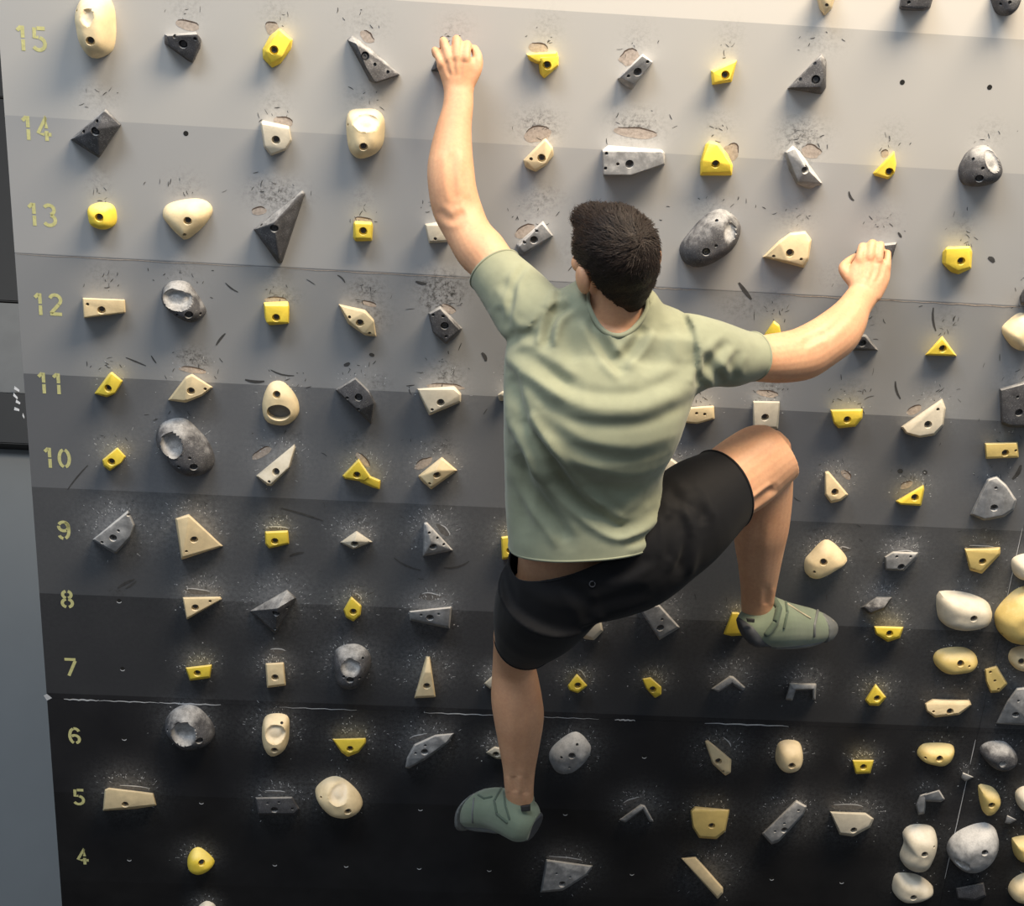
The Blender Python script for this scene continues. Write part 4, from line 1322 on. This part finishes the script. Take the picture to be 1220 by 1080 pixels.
def qc(s):
    return [(580 + float(a.split(',')[0]) * .2778, 480 + float(a.split(',')[1]) * .2778) for a in s.split()]


SHIRT_FOLDS = [
    (q3('145,365 95,440 70,540 60,640'), .0035, 4), (q3('345,550 275,600 245,680 235,745'), .014, 6), (q3('300,490 285,540 250,590'), .006, 5),
    (q3('440,610 475,700 535,800 600,870'), .009, 7), (q3('690,650 640,740 570,820'), .009, 7), (q3('790,640 760,760 680,880'), .004, 10),
    (q3('330,620 340,720 370,820'), .004, 9), (q3('880,620 870,720 900,800'), .003, 9),
    (q3('40,715 140,800 260,880 360,940'), .008, 9), (q3('250,590 200,680 130,700 50,720'), .005, 7),
    ([(600, 404), (631, 440), (669, 473), (707, 487), (759, 487), (797, 473), (835, 454)], -.009, 11),
    (qc('100,-60 150,80 240,220 350,370 470,480 580,530 690,450'), .016, 8), (qc('560,545 660,520 750,445'), .006, 6), (qc('590,600 690,570 752,520'), .005, 6), (qc('200,190 330,290 480,355 620,385 745,365'), .005, 11),
    (qc('130,220 200,380 290,500 350,600'), .011, 8), (qc('480,440 600,470 750,400'), .006, 9),
    (qc('90,60 130,220 150,400 170,560'), .006, 9), (qc('250,90 370,190 520,240 660,245 790,200'), .004, 9),
    (q3('950,770 1000,850 1060,910'), .006, 7), (q3('1080,720 1010,790 950,880 935,930'), .007, 7), (q3('1120,760 1090,830 1100,900'), .004, 6),
    (q3('20,440 70,500 60,600'), .003, 7), (q3('10,560 40,640 100,690'), .005, 7), (q3('60,880 110,980 170,1070'), .007, 8),
]
folds(shirt_me, SHIRT_FOLDS)
co, no = get_np(shirt_me)
wr = np.array([noise.noise(Vector(p * 14)) + .5 * noise.noise(Vector(p * 31)) for p in co])
set_np(shirt_me, co + no * (wr * .0015)[:, None])


def cloth_mat(name, c, var=.1, weave=900, sheen=.2, rough=.85):
    t = NT(name, rough)
    t.b.inputs['Sheen Weight'].default_value = sheen
    t.b.inputs['Specular IOR Level'].default_value = .2
    co = t.coord()
    nz = t.noise(co, 14, 4)
    t.color(t.ramp(nz, [(.3, tuple(x * (1 - var) for x in c)), (.7, tuple(x * (1 + var) for x in c))]))
    t.bump(t.noise(co, weave, 2), .15, .0008)
    return t.m


M['shirt'] = cloth_mat('sage_jersey', s2l((.54, .555, .47)))
M['shorts'] = cloth_mat('black_nylon', s2l((.06, .06, .072)), .12, 700, .05, .75)


def shell(o, th, off=-1):
    md = o.modifiers.new('thickness', 'SOLIDIFY')
    md.thickness = th
    md.offset = off
    return o


shirt = shell(obj_in_board('t_shirt', shirt_me, M['shirt'], person), .0022)
shirt['label'] = 'sage green short-sleeved t-shirt'


def ring_strip(P, wd, th, name, mat, parent):
    """a raised band along a closed or open run of surface points"""
    bm = bmesh.new()
    tube(bm, P, [th] * len(P), 8)
    me = from_bm(name, bm, True)
    return link(name, me, mat, parent)


# neck ribbing: follows the cut edge of the collar
bmt = bmesh.new()
bmt.from_mesh(shirt_me)
edge_v = [v.co.copy() for e in bmt.edges if len(e.link_faces) == 1 for v in e.verts]
bmt.free()
E_ = np.array(edge_v)


def hem_loop(c, n_, reach, tol=.004):
    q = E_[(np.abs((E_ - c) @ n_) < tol) & (np.linalg.norm(E_ - c, axis=1) < reach)]
    if len(q) < 8:
        return None
    m_ = q.mean(0)
    x = np.cross(n_, [0, 0, 1.])
    x /= np.linalg.norm(x)
    y = np.cross(n_, x)
    a = np.arctan2((q - m_) @ y, (q - m_) @ x)
    hz = (q - m_) @ n_
    r = np.sqrt(np.maximum(np.linalg.norm(q - m_, axis=1) ** 2 - hz ** 2, 0))
    aa = np.linspace(-math.pi, math.pi, 61)
    o_ = np.argsort(a)
    rr = np.interp(aa, a[o_], r[o_], period=2 * math.pi)
    hh_ = np.interp(aa, a[o_], hz[o_], period=2 * math.pi)
    return [m_ + (math.cos(t_) * x + math.sin(t_) * y) * r_ + n_ * h_ for t_, r_, h_ in zip(aa, rr, hh_)]


for c, n_, reach, th in ((NC + nn_ * .04, nn_, .15, .0055), (cl, nl, .12, .0026), (cr, nr, .12, .0026), (hm, hn, .27, .0026)):
    L_ = hem_loop(np.array(c), np.array(n_), reach, .10 if th > .004 else .004)
    if L_ is not None:
        Q_ = np.array(L_[:-1])
        for _ in range(10 if th > .004 else 2):
            Q_ = (np.roll(Q_, 1, 0) + 2 * Q_ + np.roll(Q_, -1, 0)) / 4
        L_ = list(Q_) + [Q_[0]]
        ring_strip([p - n_ * th * (.3 if th > .004 else 1.2) for p in L_], 0, th, 'collar' if th > .004 else 'hem', M['shirt'], shirt)

# ---- shorts
PELV = [sec(604, 742, 756, 708, .43, b=.10), sec(597, 706, 785, 655, .43, b=.112), sec(604, 672, 784, 625, .425, b=.106), sec(608, 650, 780, 600, .42, b=.10), sec(610, 625, 778, 575, .42, b=.095)]
SH_L = [sec(594, 690, 720, 720, .46, .9), sec(589, 718, 704, 738, .40, .92), sec(588, 738, 680, 758, .33, .95), sec(590, 752, 660, 772, .262, 1.0), sec(588, 768, 646, 786, .20, 1.0)]
SH_R = [sec(690, 640, 700, 738, .44, .9), sec(738, 600, 766, 722, .435, .9), sec(790, 570, 830, 676, .405, .92), sec(818, 551, 858, 646, .365, .96), sec(845, 539, 880, 622, .325, 1.0), sec(872, 527, 906, 606, .285, 1.0)]
bm = bmesh.new()
loft(bm, PELV, 36, 2.3)
loft(bm, SH_L, 30)
loft(bm, SH_R, 30)
shorts_me = solid('shorts', bm, .005, 14, .5)
pl, pn = perp(SH_L, 3, 4)
pr_, prn = perp(SH_R, 4, 5)
wm, wn = plane3((607, 668, .43), (660, 690, .53), (789, 602, .43), (700, 500, .45))
trim(shorts_me, [(pl, pn, .125), (pr_, prn, .125), (wm, wn, .165)])
folds(shorts_me, [(qc('770,380 840,420 900,460 930,530'), .006, 8), (qc('800,430 830,520 840,640 820,740'), .006, 7), (qc('860,370 920,420 940,500'), .004, 6),
                  (qc('780,480 790,580 780,680'), .005, 6), (qc('700,800 560,850 430,880'), .005, 8), (qc('150,720 300,800 480,820 640,760'), .003, 10),
                  (qc('880,560 860,650 830,730'), .003, 6), (qc('330,760 420,860 440,950'), .004, 8), (qc('90,700 100,800 90,900'), .003, 8), (qc('500,740 600,720 700,660'), .004, 7)])
co, no = get_np(shorts_me)
wr = np.array([noise.noise(Vector(p * 13 + np.array([5, 1, 2]))) for p in co])
set_np(shorts_me, co + no * (wr * .002)[:, None])
shorts = shell(obj_in_board('shorts', shorts_me, M['shorts'], person), .0025)
shorts['label'] = 'black running shorts'
bmt = bmesh.new()
bmt.from_mesh(shorts_me)
E_ = np.array([v.co.copy() for e in bmt.edges if len(e.link_faces) == 1 for v in e.verts])
bmt.free()
for c, n_, reach in ((pl, pn, .125), (pr_, prn, .125), (wm, wn, .2)):
    L_ = hem_loop(np.array(c), np.array(n_), reach)
    if L_ is not None:
        ring_strip([p - n_ * .004 for p in L_], 0, .003, 'hem' if reach < .15 else 'waistband', M['shorts'], shorts)

# small pale ring logo on the back of the waist
tree = BVHTree.FromPolygons([v.co for v in shorts_me.vertices], [tuple(p.vertices) for p in shorts_me.polygons])


def hit(tree, x, y, lift=.0015):
    d = Vector(up(x, y, 0.) - CB).normalized()
    loc, nor, _, _ = tree.ray_cast(Vector(CB), d)
    return None if loc is None else (np.array(loc) + np.array(nor) * lift)


M['logo'] = plain('grey_print', s2l((.27, .27, .29)), .5)
L_ = [hit(tree, 705.5 + 3.4 * math.cos(t_), 696 + 3.4 * math.sin(t_)) for t_ in np.linspace(-.6, 5.0, 14)]
if all(p is not None for p in L_):
    ring_strip(L_, 0, .0013, 'logo', M['logo'], shorts)

# ---- hair
bm = bmesh.new()
ellip(bm, hp(0, -.012, .008), np.array([.083, .101, .094]), HA, 4)
ellip(bm, hp(-.016, .030, .066), np.array([.046, .050, .031]), HA)
for z, y, xw, dw in ((-.03, -.050, .068, .050), (-.055, -.046, .060, .044), (-.075, -.040, .048, .042), (-.090, -.036, .034, .040)):
    ellip(bm, hp(.004, y, z), np.array([xw, dw, .03]), HA)
hair_me = solid('hair', bm, .0036, 14, .5)
co, no = get_np(hair_me)
crown = np.array([.010, -.080, .045])


def hair_dir(p):
    """combed away from the whorl at the back of the crown"""
    d = p - crown
    d = d + .35 * np.cross(d, [0, -1, .4])
    return d / (np.linalg.norm(d) + 1e-6)


loc = (co - HEAD_C) @ HA
dsp = np.array([noise.noise(Vector(p * 26)) + .6 * noise.noise(Vector(p * 60)) for p in loc]) * .0030 * np.clip((loc[:, 2] + .02) / .08, .1, 1)
set_np(hair_me, co + no * dsp[:, None])


def is_face(p):
    return (p[1] > .050 and p[2] < .052) or (p[1] > .012 and p[2] < -.030) or (abs(p[0]) > .055 and p[2] < .006 and p[1] > -.042)


bm = bmesh.new()
bm.from_mesh(hair_me)
bmesh.ops.delete(bm, geom=[f for f in bm.faces if is_face(HA.T @ (np.array(f.calc_center_median()) - HEAD_C))], context='FACES')
bm.to_mesh(hair_me)
bm.free()
hair_me.polygons.foreach_set('use_smooth', [True] * len(hair_me.polygons))
co, no = get_np(hair_me)
loc = (co - HEAD_C) @ HA
lno = no @ HA
vs, fs = [], []
for i in rng.choice(len(co), 5200):
    p, n_ = loc[i].copy(), lno[i]
    if is_face(p) or p[2] < -.085:
        continue
    long_ = np.interp(p[2], [-.06, 0., .05, .09], [.006, .012, .026, .034]) * rng.uniform(.7, 1.2)
    d = hair_dir(p) + rng.normal(0, .22, 3)
    d -= n_ * (d @ n_)
    d /= np.linalg.norm(d) + 1e-6
    side = np.cross(d, n_)
    wd = rng.uniform(.0007, .0014)
    lift = rng.uniform(.001, .0035) * np.interp(p[2], [-.05, .03], [.3, 1.])
    base = len(vs)
    for k in range(4):
        t_ = k / 3
        q = p + d * long_ * t_ + n_ * (lift * math.sin(t_ * 2.2) * 1.6 - (long_ * t_) ** 2 / .2 + .0006)
        for s_ in (-1, 1):
            vs.append(HEAD_C + HA @ (q + side * s_ * wd * (1 - .8 * t_)))
    fs += [(base + 2 * k, base + 2 * k + 1, base + 2 * k + 3, base + 2 * k + 2) for k in range(3)]
strand_me = mesh('hair_strands', vs, fs, True)


def hair_mat():
    t = NT('dark_brown_hair', .5)
    t.b.inputs['Specular IOR Level'].default_value = .22
    co = t.coord()
    mp = t.n('ShaderNodeMapping')
    mp.inputs['Scale'].default_value = (60, 220, 120)
    t.l(co, mp.inputs['Vector'])
    nz = t.noise(mp.outputs[0], 2.2, 5, .7)
    t.color(t.ramp(nz, [(.3, (.006, .004, .0035)), (.7, (.028, .018, .014))]))
    t.bump(nz, .5, .003)
    return t.m


M['hair'] = hair_mat()
hair = obj_in_board('hair', hair_me, M['hair'], person)
hair['label'] = 'short dark brown hair'
str_o = obj_in_board('hair_strands', strand_me, M['hair'], hair)
str_o['kind'] = 'stuff'

# ---- climbing shoes
M['shoe'] = cloth_mat('green_suede', s2l((.455, .50, .43)), .12, 600, .25, .8)
M['shoedark'] = cloth_mat('dark_green_strap', s2l((.33, .38, .33)), .12, 600, .2, .8)
M['rubber'] = plain('grey_rubber', s2l((.42, .43, .43)), .6, .12, 50)
M['rand'] = plain('dark_rubber', s2l((.26, .27, .29)), .55, .15, 40)
M['tan'] = plain('pale_rubber_edge', s2l((.72, .68, .58)), .6, .15, 50)
M['pull'] = plain('black_tape', (.02, .02, .02), .7)


def shoe(secs, opening, sole_secs, heel_secs, toe_secs, toe_pts, straps, tab, label):
    bm = bmesh.new()
    loft(bm, secs, 26, 2.3)
    for c, r_ in opening:
        ellip(bm, c, np.array(r_))
    me = solid('shoe', bm, .0036, 4, .5)
    o = obj_in_board('shoe', me, M['shoe'], person)
    o['label'] = label
    for nm, ss, mt, lab in (('sole', sole_secs, 'rubber', None), ('heel_cup', heel_secs, 'rand', None)):
        bm = bmesh.new()
        loft(bm, ss, 22, 2.4)
        obj_in_board(nm, solid(nm, bm, .0034, 3, .5), M[mt], o)
    bm = bmesh.new()
    loft(bm, toe_secs, 22, 2.6)
    obj_in_board('toe_rand', solid('toe_rand', bm, .0034, 2, .5), M['rubber'], o)
    tr = BVHTree.FromPolygons([v.co for v in me.vertices], [tuple(p.vertices) for p in me.polygons])
    for pl_, th, mt, nm in straps:
        L_ = []
        pl_ = np.array(pl_, float)
        for i in range(len(pl_) - 1):
            for t_ in np.linspace(0, 1, 6):
                q = hit(tr, *(pl_[i] + (pl_[i + 1] - pl_[i]) * t_), lift=.0008)
                if q is not None:
                    L_.append(q)
        if len(L_) > 3:
            ring_strip(L_, 0, th, nm, M[mt], o)
    if tab is not None:
        bm = bmesh.new()
        loft(bm, tab, 12, 3.5)
        obj_in_board('pull_tab', from_bm('pull_tab', bm, True), M['pull'], o)
    bm = bmesh.new()
    P_, r_ = bend([up(*q[:3]) for q in toe_pts], [q[3] for q in toe_pts])
    tube(bm, P_, r_)
    obj_in_board('toe_edge', from_bm('toe_edge', bm, True), M['tan'], o)
    return o


shoe([sec(641, 972, 632, 998, .215, 1.1), sec(634, 962, 620, 999, .205, 1.15), sec(618, 949, 606, 992, .185, 1.05), sec(600, 944, 592, 986, .15, 1.05), sec(584, 941, 577, 984, .115, 1.1),
      sec(569, 944, 566, 983, .085, 1.1), sec(557, 957, 559, 980, .06, 1.1)],
     [(up(619, 953, .178), (.040, .024, .040))],
     [sec(604, 978, 602, 990, .16, 2.6), sec(588, 977, 586, 988, .13, 2.8), sec(572, 976, 570, 987, .10, 2.6), sec(560, 970, 561, 984, .072, 1.8)],
     [sec(643, 974, 633, 1000, .212, 1.05), sec(637, 970, 624, 1001, .203, 1.1), sec(629, 978, 619, 1000, .196, .95)],
     [sec(569, 943, 566, 986, .085, 1.2), sec(560, 950, 560, 985, .067, 1.25), sec(554, 959, 556, 981, .058, 1.2)],
     [(557.5, 969, .106, .004), (559, 977, .110, .0048), (562, 984, .112, .0042)],
     [([(597, 940), (589, 955), (592, 970), (604, 980)], .0035, 'shoedark', 'strap'), ([(600, 944), (602, 960), (607, 976)], .003, 'shoedark', 'strap'),
      ([(570, 948), (577, 952), (586, 950)], .003, 'shoedark', 'lacing'), ([(565, 952), (563, 968), (563, 980)], .0025, 'rubber', 'seam')],
     [sec(620, 961, 632, 959, .232, .35), sec(621, 967, 632, 966, .236, .35)], 'green climbing shoe of the straight leg')
shoe([sec(882, 739, 886, 757, .20, 1.3), sec(889, 733, 893, 763, .195, 1.2), sec(906, 722, 905, 767, .18, 1.0), sec(924, 713, 922, 768, .16, .95), sec(942, 719, 941, 767, .13, 1.0),
      sec(960, 724, 959, 765, .10, 1.05), sec(977, 729, 977, 761, .075, 1.1), sec(991, 739, 990, 752, .055, 1.3)],
     [(up(903, 733, .172), (.042, .024, .040))],
     [sec(915, 758, 914, 770, .155, 2.4), sec(940, 757, 940, 769, .125, 2.8), sec(962, 754, 963, 766, .096, 2.6), sec(982, 748, 984, 758, .068, 2.0), sec(991, 743, 992, 752, .055, 1.4)],
     [sec(880, 740, 884, 758, .20, 1.3), sec(888, 736, 892, 766, .197, 1.25), sec(902, 739, 902, 769, .19, 1.1), sec(914, 744, 914, 770, .18, 1.02)],
     [sec(972, 728, 972, 764, .083, 1.1), sec(982, 731, 982, 760, .068, 1.15), sec(992, 738, 991, 754, .055, 1.2)],
     [(991, 741, .088, .0055), (989, 748, .095, .006), (978, 757, .108, .0045), (956, 765, .135, .004), (946, 767, .145, .006)],
     [([(921, 714), (928, 725), (924, 742), (914, 755)], .0085, 'shoedark', 'strap'), ([(936, 718), (938, 730), (934, 748)], .0035, 'shoedark', 'strap'),
      ([(938, 720), (950, 728), (965, 737)], .0025, 'tan', 'lacing'), ([(974, 728), (970, 745), (970, 758)], .0035, 'rubber', 'seam')],
     [sec(889, 737, 899, 738, .235, .3), sec(890, 741, 899, 742, .237, .3)], 'green climbing shoe of the bent leg')
